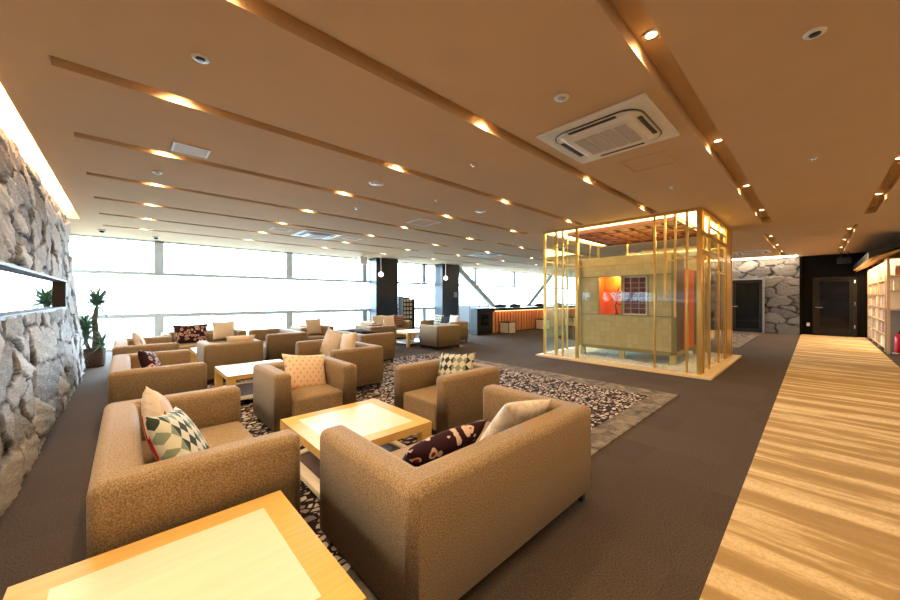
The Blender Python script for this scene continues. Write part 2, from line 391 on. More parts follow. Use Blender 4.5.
# ------------------------------------------------------------ walls
def stone_wall(name, L, H, cell, pos, mat, res=0.03, holes=(), amp=0.07, aniso=1.0, seed=3, cheb=0.5):
    """pos(u, v, d) -> world point, u along, v up, d outwards"""
    rng = np.random.RandomState(seed)
    nu, nv = int(L/res)+1, int(H/res)+1
    U, V = np.meshgrid(np.linspace(0, L, nu), np.linspace(0, H, nv), indexing='ij')
    cu, cv = cell*aniso, cell
    seeds = []
    for i in range(-1, int(L/cu)+2):
        for j in range(-1, int(H/cv)+2):
            seeds.append(((i+0.5+(j % 2)*0.45+rng.uniform(-.36, .36))*cu, (j+0.5+rng.uniform(-.36, .36))*cv))
            if rng.rand() < 0.25: seeds.append(((i+rng.rand())*cu, (j+rng.rand())*cv))
    S = np.array(seeds); ns = len(S)
    # warp for irregular outlines
    wu = U + 0.05*cu*np.sin(V*9.1/cell*0.35+1.3*U) + 0.035*cu*np.sin(V*23/cell*.3+U*11)
    wv = V + 0.05*cv*np.sin(U*8.3/cell*0.35) + 0.035*cv*np.sin(U*21/cell*.3-V*9)
    d1 = np.full(U.shape, 9.0); d2 = d1.copy(); d3 = d1.copy(); id1 = np.zeros(U.shape, int); id2 = id1.copy()
    for k, (su, sv) in enumerate(S):
        d = np.maximum(np.abs(wu-su)/cu*0.92, np.abs(wv-sv)/cv*0.92)*cheb + np.hypot((wu-su)/cu, (wv-sv)/cv)*(1-cheb)
        m1 = d < d1; m2 = (~m1) & (d < d2)
        d2 = np.where(m1, d1, np.where(m2, d, d2)); d1 = np.where(m1, d, d1); id1 = np.where(m1, k, id1)
    edge = np.clip((d2-d1)*cell, 0, 1)            # ~metres from the joint
    hs = rng.rand(ns); tu = rng.uniform(-1, 1, ns); tv = rng.uniform(-1, 1, ns); tint = rng.rand(ns)
    prof = np.clip(edge/0.022, 0, 1)**0.5
    tilt = (tu[id1]*(U-S[id1, 0])/cu + tv[id1]*(V-S[id1, 1])/cv)*0.55
    chip = 0.10*np.sin(U*31+hs[id1]*40+V*13)*np.sin(V*37-U*17) + 0.07*np.sin(U*83+V*21)*np.sin(V*71)
    D = amp*(prof*(0.75+0.35*hs[id1]+tilt+chip))
    crack = np.clip(1.15-edge/0.036, 0, 1)*(0.35+0.65*(np.sin(U*2.3+V*5.1)*np.sin(U*5.7-V*3.3) > -0.35))
    inh = lambda u, v: any(a < u < b and c < v < d for a, b, c, d in holes)
    co = [pos(U[i, j], V[i, j], D[i, j]) for i in range(nu) for j in range(nv)]
    faces = [(i*nv+j, (i+1)*nv+j, (i+1)*nv+j+1, i*nv+j+1) for i in range(nu-1) for j in range(nv-1)
             if not inh((U[i, j]+U[i+1, j])/2, (V[i, j]+V[i, j+1])/2)]
    me = bpy.data.meshes.new(name); me.from_pydata(co, [], faces); me.update()
    at = me.attributes.new('stone', 'FLOAT_VECTOR', 'POINT')
    at.data.foreach_set('vector', np.stack([hs[id1], tint[id1], crack], -1).reshape(-1).astype(np.float32))
    return link(name, me, mat, smooth=True)
# left battered stone wall, x about -0.5, y from -3 to 9.4, with a mirror niche
def pl(u, v, d): return (-0.615-0.085*v + d, u-3.0, v)
NI = (-1.5, 7.85, 1.215, 1.60)      # niche y0,y1,z0,z1
wl = struct(stone_wall('wall_left', 12.4, 2.86, 0.34, pl, M['stone'], 0.028, [(NI[0]+3, NI[1]+3, NI[2], NI[3])], 0.07, 1.9, 5, 0.25))
bm = bmesh.new()
add_prism(bm, [(-1.3, 0), (-0.66, 0), (-0.86, 2.86), (-1.3, 2.86)], 9.36, 9.40, lambda x, y, z: (x, z, y))
struct(from_bm('wall_left_end', bm, M['stone']))
struct(boxes('trim_niche', [((-0.90, NI[0], NI[2]-0.03), (-0.655, NI[1], NI[2]+0.005)), ((-0.90, NI[0], NI[3]-0.005), (-0.665, NI[1], NI[3]+0.02)),
      ((-0.90, NI[1]-0.005, NI[2]), (-0.67, NI[1]+0.03, NI[3]))], plain('niche_stone', (0.12, 0.09, 0.085), 0.6)))
tag(box('wall_mirror', (-0.755, NI[0], NI[2]+0.006), (-0.74, NI[1]-0.01, NI[3]-0.006), M['mirror']), 'long narrow mirror set in the niche of the left stone wall', 'mirror')
struct(box('wall_left_backing', (-1.35, -3.0, 0), (-1.25, YW+0.1, 3.1), M['wallpaint']))
struct(box('wall_left_pier', (-1.25, 9.41, 0), (-1.12, YW, 2.9), M['wallpaint']))
lt = tag(box('cove_light', (-0.93, -2.9, 3.03), (-0.74, 9.8, 3.05), M['cove']), 'warm light strip in the ceiling cove above the left stone wall', 'cove light')
# back stone wall at x = 18, y 0.45 .. 4.2, door hole
def pb(u, v, d): return (18.06-d, 0.45+u, v)
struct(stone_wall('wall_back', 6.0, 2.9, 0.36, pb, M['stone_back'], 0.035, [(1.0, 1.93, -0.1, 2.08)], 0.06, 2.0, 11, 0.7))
struct(box('wall_back_backing', (18.2, 0.45, 0), (18.3, 6.45, 2.9), M['blackmatt']))
tag(box('cove_light', (17.70, 0.5, 2.86), (17.80, 6.3, 2.885), M['shelf_light2']), 'warm light strip washing the top of the far stone wall', 'cove light')
# dark wall
struct(box('wall_back_dark', (18.3, -2.6, 0), (18.5, 0.45, 2.9), M['blackmatt']))
struct(box('wall_back_return', (18.06, 0.40, 0), (18.3, 0.45, 2.9), M['blackmatt']))
struct(box('wall_right', (-4, -4.1, 0), (XW, -4.0, 3.1), M['wallpaint']))
struct(box('wall_behind', (-4.1, -4.1, 0), (-4.0, YW, 3.1), M['wallpaint']))
struct(box('wall_far', (XW, -4.0, 0), (XW+.1, YW+.2, 3.1), M['frame']))
struct(box('wall_side_far', (18.3, 6.40, 0), (XW, 6.48, 2.9), M['blackmatt']))

# ------------------------------------------------------------ windows
mx = [-1.12, 0.66, 4.06, 6.92, 9.95, 13.4, 16.8, 20.2, 23.2, 26.0]
for i in range(len(mx)-1):
    a, b = mx[i], mx[i+1]; L = []
    e = YW
    for x in ((a, a+0.10), (b-0.10, b)):
        L.append(((x[0], e, 2.02), (x[1], e+0.12, 2.90))); L.append(((x[0], e, 0.0), (x[1], e+0.12, 0.86)))
    L.append(((a, e+.04, 0.86), (a+.012, e+0.1, 2.02))); L.append(((b-.012, e+.04, 0.86), (b, e+0.1, 2.02)))
    L += [((a, e-.02, 1.96), (b, e+.10, 2.05)), ((a, e-.02, 0.82), (b, e+.10, 0.93)), ((a, e, 0.0), (b, e+.12, 0.06)), ((a, e, 2.86), (b, e+.12, 2.9))]
    f = struct(boxes('window_%d' % (i+1), L, M['frame']))
    boxes('pane', [((a+.01, e+.07, 0.06), (b-.01, e+.078, 2.86))], M['glass'], f)
# black columns
def column(x0, x1, y0, y1, label):
    c = empty('column', ((x0+x1)/2, (y0+y1)/2, 0)); dx, dy = (x1-x0)/2, (y1-y0)/2
    tag(c, label, 'column')
    box('shaft', (-dx, -dy, 0.08), (dx, dy, 2.9), M['column'], c, 0.008)
    box('plinth', (-dx-.01, -dy-.01, 0), (dx+.01, dy+.01, 0.08), M['black'], c)
    return c
column(6.98, 7.98, 11.55, 12.1, 'black glossy column nearer the left, behind the rack of pale leaflets')
c2 = column(10.38, 11.45, 11.55, 12.1, 'black glossy column further right, with a small white notice on it')
box('notice', (0.18, -0.285, 1.38), (0.40, -0.276, 1.62), M['greypanel'], c2)
def brace(p0, p1, label):
    b = empty('diagonal_brace', (p0[0], p0[1], 0)); tag(b, label, 'brace')
    o = Vector((p0[0], p0[1], 0)); a, c = Vector(p0)-o, Vector(p1)-o
    d = (c-a).normalized(); n = Vector((-d.z, 0, d.x))
    bm = bmesh.new(); w_ = 0.13
    add_prism(bm, [((a+n*w_).x, (a+n*w_).z), ((a-n*w_).x, (a-n*w_).z), ((c-n*w_).x, (c-n*w_).z), ((c+n*w_).x, (c+n*w_).z)], -0.1, 0.1, lambda x, y, z: (x, z, y))
    from_bm('strut', bm, M['brace'], b)
    add = bmesh.new(); add_box(add, (a.x-.25, -.14, a.z-.06), (a.x+.25, .14, a.z)); from_bm('end_plate', add, M['brace'], b)
    lo = bmesh.new(); add_box(lo, (c.x-.25, -.14, 0), (c.x+.25, .14, .05)); from_bm('end_plate', lo, M['brace'], b)
brace((11.75, 11.95, 2.78), (15.6, 11.95, 0.04), 'grey diagonal steel brace leaning right beside the right black column')
brace((20.2, 11.95, 2.78), (16.4, 11.95, 0.04), 'grey diagonal steel brace leaning left behind the long bar')

# ------------------------------------------------------------ doors
def door(n, x, y0, y1, h, frame_m, handle_y):
    d = struct(boxes('door_%d' % n, [((x, y0, 0), (x+.06, y0+.10, h)), ((x, y1-.10, 0), (x+.06, y1, h)), ((x, y0+.1, h-.12), (x+.06, y1-.1, h)), ((x, y0+.1, 0), (x+.06, y1-.1, .14))], frame_m))
    box('door_pane', (x+.02, y0+.1, .14), (x+.035, y1-.1, h-.12), M['darkglass'], d)
    boxes('door_handle', [((x-.06, handle_y-.09, 1.0), (x-.04, handle_y+.09, 1.025)), ((x-.05, handle_y-.012, 1.0), (x, handle_y+.012, 1.02))], M['chrome'], d)
    return d
door(1, 17.98, 1.46, 2.37, 2.06, M['black'], 2.28)
struct(boxes('trim_1', [((17.94, 1.40, 0), (18.02, 1.455, 2.12)), ((17.94, 2.375, 0), (18.02, 2.43, 2.12)), ((17.94, 1.40, 2.065), (18.02, 2.43, 2.12))], M['greypanel']))
d2 = door(2, 18.22, -0.86, 0.05, 2.05, plain('dark_brown_frame', (0.012, 0.009, 0.007), 0.5, 0, 0.15), -0.04)
for z in (0.3, 1.1, 1.85): box('hinge', (18.19, -0.89, z), (18.22, -0.865, z+.12), M['chrome'], d2)
struct(boxes('trim_2', [((18.20, -0.93, 0), (18.30, -0.862, 2.1)), ((18.20, 0.052, 0), (18.30, 0.12, 2.1)), ((18.20, -0.93, 2.052), (18.30, 0.12, 2.1))], plain('trim_brown', (0.014, 0.010, 0.008), 0.5, 0, 0.15)))
tag(box('wall_outlet', (18.285, 0.19, 0.32), (18.30, 0.27, 0.44), M['white']), 'small white outlet plate low on the black wall', 'outlet')
g = empty('ceiling_sign', (17.6, -0.62, 2.6)); tag(g, 'dim blue-green sign box hanging above the brown glazed door', 'sign')
box('sign_box', (-.03, -.16, -.08), (.03, .16, .10), plain('teal_sign', (0.01, 0.02, 0.025), 0.3), g, 0.008)
for yy in (-.1, .08): box('bracket', (-.01, yy, .10), (.01, yy+.02, .30), M['black'], g)

# ------------------------------------------------------------ furniture
def rounded_shell(w_, d_, h, z0, at, bt):
    """U-shaped upholstered shell: width along x, open front towards +y"""
    hw, hd = w_/2, d_/2
    pts = [(-hw, -hd), (hw, -hd), (hw, hd), (hw-at, hd), (hw-at, -hd+bt), (-hw+at, -hd+bt), (-hw+at, hd), (-hw, hd)]
    bm = bmesh.new(); add_prism(bm, pts, z0, h)
    bm.edges.ensure_lookup_table()
    bmesh.ops.recalc_face_normals(bm, faces=bm.faces)
    top = [e for e in bm.edges if all(v.co.z > h-1e-4 for v in e.verts)]
    vert = [e for e in bm.edges if abs(e.verts[0].co.z-e.verts[1].co.z) > 0.1]
    bot = [e for e in bm.edges if all(v.co.z < z0+1e-4 for v in e.verts)]
    bmesh.ops.bevel(bm, geom=top+vert, offset=0.045, segments=5, profile=0.5, affect='EDGES', clamp_overlap=True)
    return bm
def make_seat(kind, w_, d_=0.79, h=0.625):
    root = empty(kind, (0, 0, 0))
    bm = rounded_shell(w_, d_, h, 0.09, 0.155, 0.17)
    o = from_bm('frame', bm, M['sofa'], root, smooth=True)
    md = o.modifiers.new('wn', 'WEIGHTED_NORMAL'); md.keep_sharp = False
    bm = bmesh.new(); add_box(bm, (-w_/2+.158, -d_/2+.16, 0.10), (w_/2-.158, d_/2-.015, 0.365))
    bmesh.ops.subdivide_edges(bm, edges=[e for e in bm.edges if abs(e.verts[0].co.z-e.verts[1].co.z) < .01], cuts=5, use_grid_fill=True)
    for v in bm.verts:
        if v.co.z > .3:
            fx_ = 1-(2*v.co.x/(w_-.316))**2; fy_ = 1-((v.co.y-0.0725)/(d_/2-.08))**2
            v.co.z += 0.022*max(0, fx_)*max(0, fy_)
    s = from_bm('seat_cushion', bm, M['sofa'], root, smooth=True)
    bv = s.modifiers.new('bev', 'BEVEL'); bv.width = 0.028; bv.segments = 4; bv.limit_method = 'ANGLE'; bv.angle_limit = R(50)
    box('base_rail', (-w_/2+.06, -d_/2+.06, 0.05), (w_/2-.06, d_/2-.06, 0.10), M['black'], root)
    for sx in (-1, 1):
        for sy in (-1, 1):
            x, y = sx*(w_/2-.06), sy*(d_/2-.06)
            box('leg', (x-.022, y-.022, 0), (x+.022, y+.022, 0.095), M['dark_leg'], root)
    return root
protos = {'armchair': make_seat('armchair', 0.84), 'sofa': make_seat('sofa', 1.47)}
used = set()
def place(kind, x0, x1, y0, y1, face, label, group=None):
    p = protos[kind]
    o = p if kind not in used else copy_tree(p); used.add(kind)
    o.location = ((x0+x1)/2, (y0+y1)/2, 0.0 if (x0 > 5.3 or y0 > 6.4) else 0.010)
    o.rotation_euler = (0, 0, {'+y': 0, '-x': R(90), '-y': R(180), '+x': R(-90)}[face])
    tag(o, label, 'sofa' if 'sofa' in kind else 'armchair', group)
    if 'group' in o.keys() and not group: del o['group']
    return o
SG = 'tan upholstered sofas and armchairs of the lounge'
place('sofa', -0.11, 0.68, 1.86, 3.33, '+x', 'tan two-seat sofa beside the stone wall, nearest the camera, holding red and green-check cushions', SG)
protos['wide_sofa'] = make_seat('sofa', 1.50, 0.86)
place('wide_sofa', 0.76, 2.27, 1.02, 1.88, '+y', 'large tan foreground sofa with its back to the camera, plum cushion inside', SG)
place('armchair', 1.00, 1.84, 3.42, 4.21, '-y', 'tan armchair with dotted cream cushion behind the near square table', SG)
place('armchair', 2.07, 2.86, 2.26, 3.10, '-x', 'tan armchair with green-check cushion right of the near square table', SG)
place('sofa', -0.13, 0.66, 4.62, 6.09, '+x', 'tan sofa by the stone wall with one small dark red cushion, second in its column', SG)
place('sofa', -0.15, 0.64, 7.07, 8.54, '+x', 'tan sofa by the potted yucca with white and red cushion', SG)
place('armchair', 0.90, 1.68, 6.44, 7.23, '+y', 'tan armchair seen from behind beyond the second table, flat cushion edge showing', SG)
place('sofa', 0.50, 1.99, 8.75, 9.54, '-y', 'tan sofa facing the camera by the window, holding a floral cushion', SG)
place('sofa', 2.03, 2.82, 4.44, 5.91, '-x', 'tan sofa behind the dotted-cushion armchair, with two pink-cream cushions', SG)
place('sofa', 2.03, 2.82, 7.42, 8.89, '-x', 'grey-brown sofa seen side-on right of the cream-cushion armchair, no cushion visible', SG)
place('armchair', 3.12, 3.90, 8.55, 9.34, '-y', 'tan armchair by the window holding a single cream cushion', SG)
place('sofa', 3.30, 4.09, 6.00, 7.47, '+x', 'tan sofa with a flat dark cushion, behind the one with two pink-cream cushions', SG)
place('armchair', 4.45, 5.24, 7.66, 8.44, '+x', 'tan armchair left of the pale table by the columns', SG)
place('sofa', 5.32, 6.79, 9.00, 9.79, '-y', 'pale sofa before the black columns with two cream cushions and a zigzag cushion', SG)
place('armchair', 5.78, 6.70, 6.66, 7.45, '+y', 'grey-lit armchair standing alone at the edge of the plain carpet, back to camera', SG)
place('sofa', 6.98, 7.77, 7.42, 8.89, '-x', 'rightmost tan sofa, with grey and cream cushions, near the bar', SG)

def make_table():
    t = empty('coffee_table', (0, 0, 0)); W, H, T = 0.415, 0.40, 0.055
    bw = 0.10
    boxes('tabletop', [((-W, -W, H-T), (W, -W+bw, H)), ((-W, W-bw, H-T), (W, W, H)), ((-W, -W+bw, H-T), (-W+bw, W-bw, H)), ((W-bw, -W+bw, H-T), (W, W-bw, H))], M['maple'], t)
    box('inlay', (-W+bw, -W+bw, H-T+.005), (W-bw, W-bw, H-.0005), M['maple_pale'], t)
    for sx in (-1, 1):
        for sy in (-1, 1):
            x, y = sx*(W-.045), sy*(W-.03)
            box('leg', (x-.045, y-.03, 0), (x+.045, y+.03, H-T), M['maple'], t)
    s = boxes('lower_shelf', [((-W+.09, -W+.005, .085), (W-.09, -W+.075, .12)), ((-W+.09, W-.075, .085), (W-.09, W-.005, .12)), ((-W+.01, -W+.06, .085), (-W+.08, W-.06, .12)), ((W-.08, -W+.06, .085), (W-.01, W-.06, .12))], M['maple_pale'], t)
    box('shelf_panel', (-W+.08, -W+.075, .09), (W-.08, W-.075, .112), M['walnut'], s)
    return t
tp = make_table(); TG = 'square maple coffee tables between the sofas'
for i, (x, y, z, lab) in enumerate([
    (0.135, 1.385, 0.010, 'square maple coffee table with pale inlay, cut off at the bottom left corner'),
    (1.285, 2.43, 0.010, 'square maple coffee table in the middle of the four nearest seats'),
    (1.30, 5.25, 0.010, 'square maple coffee table behind the dotted-cushion armchair'),
    (1.30, 7.76, 0.0, 'square maple coffee table in front of the floral cushion by the window'),
    (6.02, 8.08, 0.0, 'square pale coffee table before the zigzag cushion near the black columns')]):
    o = tp if i == 0 else copy_tree(tp); o.location = (x, y, z); tag(o, lab, 'table', TG)

# ------------------------------------------------------------ cushions
def cushion_mesh(s=0.42, th=0.13, n=18, w_=None):
    w_ = w_ or s; bm = bmesh.new(); g = {}
    for side in (1, -1):
        for i in range(n+1):
            for j in range(n+1):
                a, b = 2*i/n-1, 2*j/n-1
                if side == -1 and (i in (0, n) or j in (0, n)): g[side, i, j] = g[1, i, j]; continue
                k = ((1-a*a)*(1-b*b))**0.42
                px_ = a*(1-0.10*(1-b*b)*abs(a)**3); pz_ = b*(1-0.10*(1-a*a)*abs(b)**3)
                sag = 0.06*math.sin(a*7+b*3)*k*0.1
                g[side, i, j] = bm.verts.new((px_*w_/2, side*th/2*k+sag*0.1, pz_*s/2))
    for side in (1, -1):
        for i in range(n):
            for j in range(n):
                f = [g[side, i, j], g[side, i+1, j], g[side, i+1, j+1], g[side, i, j+1]]
                bm.faces.new(f if side == 1 else f[::-1])
    bmesh.ops.recalc_face_normals(bm, faces=bm.faces)
    me = bpy.data.meshes.new('cushion'); bm.to_mesh(me); bm.free()
    for p in me.polygons: p.use_smooth = True
    return me
CMESH = {}
def cushion(pat, x, y, z, yaw, lean, label, roll=0, s=0.42, th=0.14, w_=None, group='loose cushions on the sofas'):
    key = (pat, s, th, w_)
    if key not in CMESH:
        CMESH[key] = cushion_mesh(s, th, w_=w_); CMESH[key].materials.append(CM[pat])
    o = bpy.data.objects.new('cushion', CMESH[key]); COL.objects.link(o)
    # local: x across, y thickness (front = -y), z up
    o.matrix_world = Matrix.Translation((x, y, z)) @ Matrix.Rotation(R(yaw), 4, 'Z') @ Matrix.Rotation(R(lean), 4, 'X') @ Matrix.Rotation(R(roll), 4, 'Y')
    tag(o, label, 'cushion', group); return o
# yaw 0: front faces -y ; yaw 90: faces +x ; yaw 180: +y ; yaw -90: -x.  lean<0 tips the top backwards
cushion('red', 0.15, 2.60, 0.60, 84, -12, 'white cushion with red and dark motif on the nearest left sofa, behind the check one', roll=20, s=0.44, w_=0.46)
cushion('check', 0.23, 2.24, 0.55, 78, -26, 'green and white check cushion at the front of the nearest left sofa', roll=12, s=0.50, w_=0.52)
cushion('plum', 1.22, 1.39, 0.515, 178, -40, 'dark plum cushion with scalloped front inside the large foreground sofa', roll=4, s=0.38, w_=0.52)
cushion('white', 1.86, 1.36, 0.525, 170, -34, 'off-white leaf-patterned cushion at the right end of the large foreground sofa', roll=-8, s=0.42, w_=0.46)
cushion('dots', 1.45, 3.88, 0.53, 8, -24, 'cream cushion with rows of orange dots on the armchair behind the table', roll=8, s=0.42, w_=0.50)
cushion('check', 2.55, 2.64, 0.555, -84, -20, 'green and white check cushion on the armchair right of the table', roll=-6, s=0.44, w_=0.48)
cushion('plum', 0.22, 5.12, 0.565, 80, -22, 'small cream and dark red cushion in the second sofa by the stone wall', roll=10, s=0.44, w_=0.48)
cushion('red', 0.17, 7.85, 0.575, 84, -18, 'white and red cushion in the sofa nearest the potted yucca', roll=8)
cushion('plain', 1.42, 6.74, 0.585, 180, -26, 'tan cushion whose top edge shows above the back of the window-side armchair', s=0.30, w_=0.44)
cushion('plum', 1.02, 9.24, 0.58, 0, -16, 'floral red and cream cushion in the sofa before the window', w_=0.62)
cushion('plain', 1.62, 9.22, 0.62, 4, -14, 'cream cushion at the right of the floral one by the window', w_=0.46)
cushion('floral', 2.46, 5.48, 0.59, -80, -14, 'pinkish patterned cushion, left of two in the sofa behind the dotted armchair', roll=14, s=0.46, w_=0.46)
cushion('plain', 2.50, 4.98, 0.60, -92, -12, 'pink-cream cushion, right of two in the sofa behind the dotted armchair', roll=-8, s=0.44)
cushion('plain', 3.58, 9.03, 0.60, 2, -14, 'cream cushion standing in the armchair by the window', s=0.44, w_=0.44)
cushion('dark', 3.75, 6.75, 0.61, 90, -82, 'flat dark cushion lying in the sofa left of the rightmost seating group', s=0.42, w_=0.6, th=0.1)
cushion('plain', 5.78, 9.47, 0.60, 3, -14, 'cream cushion, leftmost of three in the sofa before the columns')
cushion('plain', 6.18, 9.46, 0.59, -4, -14, 'cream cushion, middle of three in the sofa before the columns')
cushion('zig', 6.56, 9.44, 0.59, 3, -14, 'dark red zigzag cushion, rightmost in the sofa before the columns', roll=5)
cushion('check', 7.40, 8.42, 0.61, -90, -14, 'grey-green check cushion in the rightmost sofa near the bar')
cushion('dark', 7.38, 8.05, 0.57, -84, -20, 'black cushion between the check and cream cushions in the rightmost sofa')
cushion('white', 7.42, 7.72, 0.62, -90, -12, 'off-white cushion at the near end of the rightmost sofa')

# ------------------------------------------------------------ ceiling lights
def make_downlight():
    r = empty('downlight', (0, 0, 3.0))
    bm = bmesh.new(); add_lathe(bm, [(0.030, -0.010), (0.048, -0.010), (0.050, -0.001), (0.030, -0.001)], 16, caps=False); from_bm('trim_ring', bm, M['white'], r, True)
    lathe('lens', [(0.033, -0.006), (0.033, -0.002)], M['lamp'], r, 16)
    l = bpy.data.lights.new('bulb', 'SPOT'); l.energy = SPOT; l.color = WARM; l.spot_size = R(150); l.spot_blend = 0.9; l.shadow_soft_size = 0.04
    o = bpy.data.objects.new('bulb', l); COL.objects.link(o); o.parent = r; o.location = (0, 0, -0.045)
    return r
dl = make_downlight(); first = True
BULB2 = bpy.data.lights.new('window_side_bulb', 'SPOT'); BULB2.energy = SPOT*0.5; BULB2.color = (1.0, 0.76, 0.5); BULB2.spot_size = R(150); BULB2.spot_blend = 0.9; BULB2.shadow_soft_size = 0.04
def put_light(x, y, lab):
    global first
    o = dl if first else copy_tree(dl); first = False
    if y > 5.5:
        for c in o.children:
            if c.type == 'LIGHT': c.data = BULB2
    o.location = (x, y, 3.0); tag(o, lab, 'downlight', 'small recessed downlights in the ceiling slots')
rows = [(-0.66, 'in rightmost ceiling slot'), (0.71, 'in wide slot right of air conditioner'), (2.035, 'in slot left of air conditioner')] + \
       [(y, n+' slot from the windows') for y, n in zip(RY[1:], ('seventh', 'sixth', 'fifth', 'fourth', 'third', 'second'))]
ords = ['nearest the stone wall', 'second from stone wall', 'third from stone wall', 'fourth from stone wall', 'fifth from stone wall']
for y, nm in rows:
    xs = [0.31, 2.39, 4.50, 6.62] + ([8.66] if y < 1 else [])
    for k, x in enumerate(xs): put_light(x, y, 'downlight %s, %s' % (ords[k], nm))
for y, nm in zip(RY[3:], ('fifth', 'fourth', 'third', 'second')):
    for k, x in enumerate((8.93, 11.6, 14.1)): put_light(x, y, '%s downlight over the bar side, %s slot from the windows' % (('first', 'middle', 'last')[k], nm))
for k, x in enumerate((12.5, 14.7, 16.8)):
    put_light(x, 0.85, 'warm downlight, %s in the slot leading to the stone wall at the back' % ('first', 'middle', 'last')[k])
    put_light(x, -0.52, 'warm downlight, %s in the slot leading to the black wall' % ('first', 'middle', 'last')[k])

# ------------------------------------------------------------ ceiling fittings
def cassette(x, y, sx, sy, rot, label):
    r = empty('air_conditioner', (x, y, CEIL), rot); tag(r, label, 'air conditioner')
    bm = bmesh.new(); add_box(bm, (-sx/2, -sy/2, -0.025), (sx/2, sy/2, -0.001)); bevel(bm, .006, 2); from_bm('panel', bm, M['white'], r)
    def rr(hx, hy, rad, n=6):
        P = []
        for cx, cy, a0 in ((hx-rad, hy-rad, 0), (-hx+rad, hy-rad, 90), (-hx+rad, -hy+rad, 180), (hx-rad, -hy+rad, 270)):
            for k in range(n+1): a = R(a0+90*k/n); P.append((cx+rad*math.cos(a), cy+rad*math.sin(a)))
        return P
    k = min(sx, sy)
    bm = bmesh.new(); add_prism(bm, rr(sx*.41, sy*.41, .17*k), -0.032, -0.024); from_bm('outlet_recess', bm, M['darkgap'], r)
    bm = bmesh.new(); add_prism(bm, rr(sx*.405, sy*.405, .17*k), -0.0345, -0.031)
    from_bm('outlet_trim', bm, M['chrome'], r).scale = (1, 1, 1)
    bm = bmesh.new(); add_prism(bm, rr(sx*.39, sy*.39, .15*k), -0.040, -0.032); from_bm('vane_ring', bm, M['white'], r)
    bm = bmesh.new(); add_prism(bm, rr(sx*.30, sy*.30, .04*k), -0.062, -0.038)
    for v in bm.verts:
        if v.co.z > -0.05: v.co.x *= 1.14; v.co.y *= 1.14
    from_bm('face_plate', bm, M['white'], r)
    for sg in (-1, 1):
        bm = bmesh.new(); add_box(bm, (-sx*.22, -.018, -0.045), (sx*.22, .018, -0.036)); o = from_bm('vane', bm, M['darkgap'], r); o.location = (0, sg*sy*.365, 0)
        bm = bmesh.new(); add_box(bm, (-.018, -sy*.22, -0.045), (.018, sy*.22, -0.036)); o = from_bm('vane', bm, M['darkgap'], r); o.location = (sg*sx*.365, 0, 0)
    for q in range(4):
        y0 = -sy*.25+q*sy*.127
        L = [((-sx*.22, y0, -0.066), (sx*.22, y0+sy*.11, -0.062))]
        boxes('grille', L, M['grille'], r)
    return r
cassette(3.32, 1.36, 0.95, 0.95, 0, 'large white cassette air conditioner in the ceiling near the camera')
cassette(3.38, 8.35, 0.9, 0.9, 0, 'white cassette air conditioner far left, above the window-side sofas')
cassette(9.35, 8.1, 0.9, 0.9, 0, 'white cassette air conditioner above the seats near the bar')
cassette(15.4, 1.5, 0.9, 0.9, 0, 'white cassette air conditioner in front of the far stone wall')
def ring_thing(name, x, y, r_, label, cat, inner, th=0.012):
    o = empty(name, (x, y, CEIL)); tag(o, label, cat)
    lathe('ring', [(r_*.55, -th), (r_*.92, -th), (r_, -th*.4), (r_, -.0005), (r_*.55, -.0005)], M['white'], o, 24, caps=False)
    lathe('center', [(r_*.5, -th*1.3), (r_*.54, -th*.5), (r_*.54, -.001)], inner, o, 20)
    return o
ring_thing('ceiling_speaker', 2.46, 4.07, 0.10, 'white round ceiling speaker between the sixth and seventh slots', 'speaker', M['white'])
ring_thing('ceiling_speaker', 4.60, 4.11, 0.10, 'white round ceiling speaker further from the camera, left of the glass case', 'speaker', M['white'])
ring_thing('ceiling_speaker', 2.45, 1.35, 0.055, 'small cream round fitting beside the big air conditioner', 'fitting', M['grille'])
for x, y, lab in ((0.35, 2.72, 'recessed ceiling spotlight at upper left, before the second slot'), (0.28, 5.56, 'recessed ceiling spotlight below the white square vent'),
                  (2.93, 0.01, 'recessed ceiling spotlight at the upper right of the picture')):
    ring_thing('recessed_spotlight', x, y, 0.05, lab, 'spotlight', M['darkgap'])
for x, y, lab in ((2.93, 2.73, 'tiny round sprinkler left of the big air conditioner'), (5.56, 1.39, 'small domed detector between the air conditioner and the glass case'),
                  (5.55, 0.03, 'small sprinkler right of the wide slot'), (3.54, 4.09, 'small sprinkler between the two ceiling speakers'), (2.89, 5.44, 'small sprinkler left of the square access panel')):
    o = empty('sprinkler', (x, y, CEIL)); tag(o, lab, 'sprinkler')
    lathe('plate', [(0.032, -.006), (0.038, -.0005)], M['white'], o, 16); lathe('head', [(0.012, -.026), (0.02, -.02), (0.02, -.006)], M['chrome'] if x != 5.56 else M['white'], o, 12)
def vent(x0, x1, y0, y1, label, slats=True, frame=True):
    o = empty('ceiling_vent' if slats else 'access_panel', ((x0+x1)/2, (y0+y1)/2, CEIL)); tag(o, label, 'vent' if slats else 'access panel')
    a, b = (x1-x0)/2, (y1-y0)/2; t = .02
    fm = M['white'] if frame else M['ceiling']
    boxes('frame', [((-a, -b, -.01), (a, -b+t, -.0005)), ((-a, b-t, -.01), (a, b, -.0005)), ((-a, -b+t, -.01), (-a+t, b-t, -.0005)), ((a-t, -b+t, -.01), (a, b-t, -.0005))], fm, o)
    if slats:
        box('backing', (-a+t, -b+t, -.004), (a-t, b-t, -.0006), M['grille'], o)
        n = 8
        boxes('slats', [((-a+t, -b+t+(2*b-2*t)*k/n, -.008), (a-t, -b+t+(2*b-2*t)*k/n+.012, -.004)) for k in range(n)], M['white'], o)
    else: box('panel', (-a+t+.004, -b+t+.004, -.005), (a-t-.004, b-t-.004, -.0006), M['ceiling'], o)
vent(0.34, 0.65, 4.36, 4.62, 'small white-framed ventilation grille left of the first ceiling speaker')
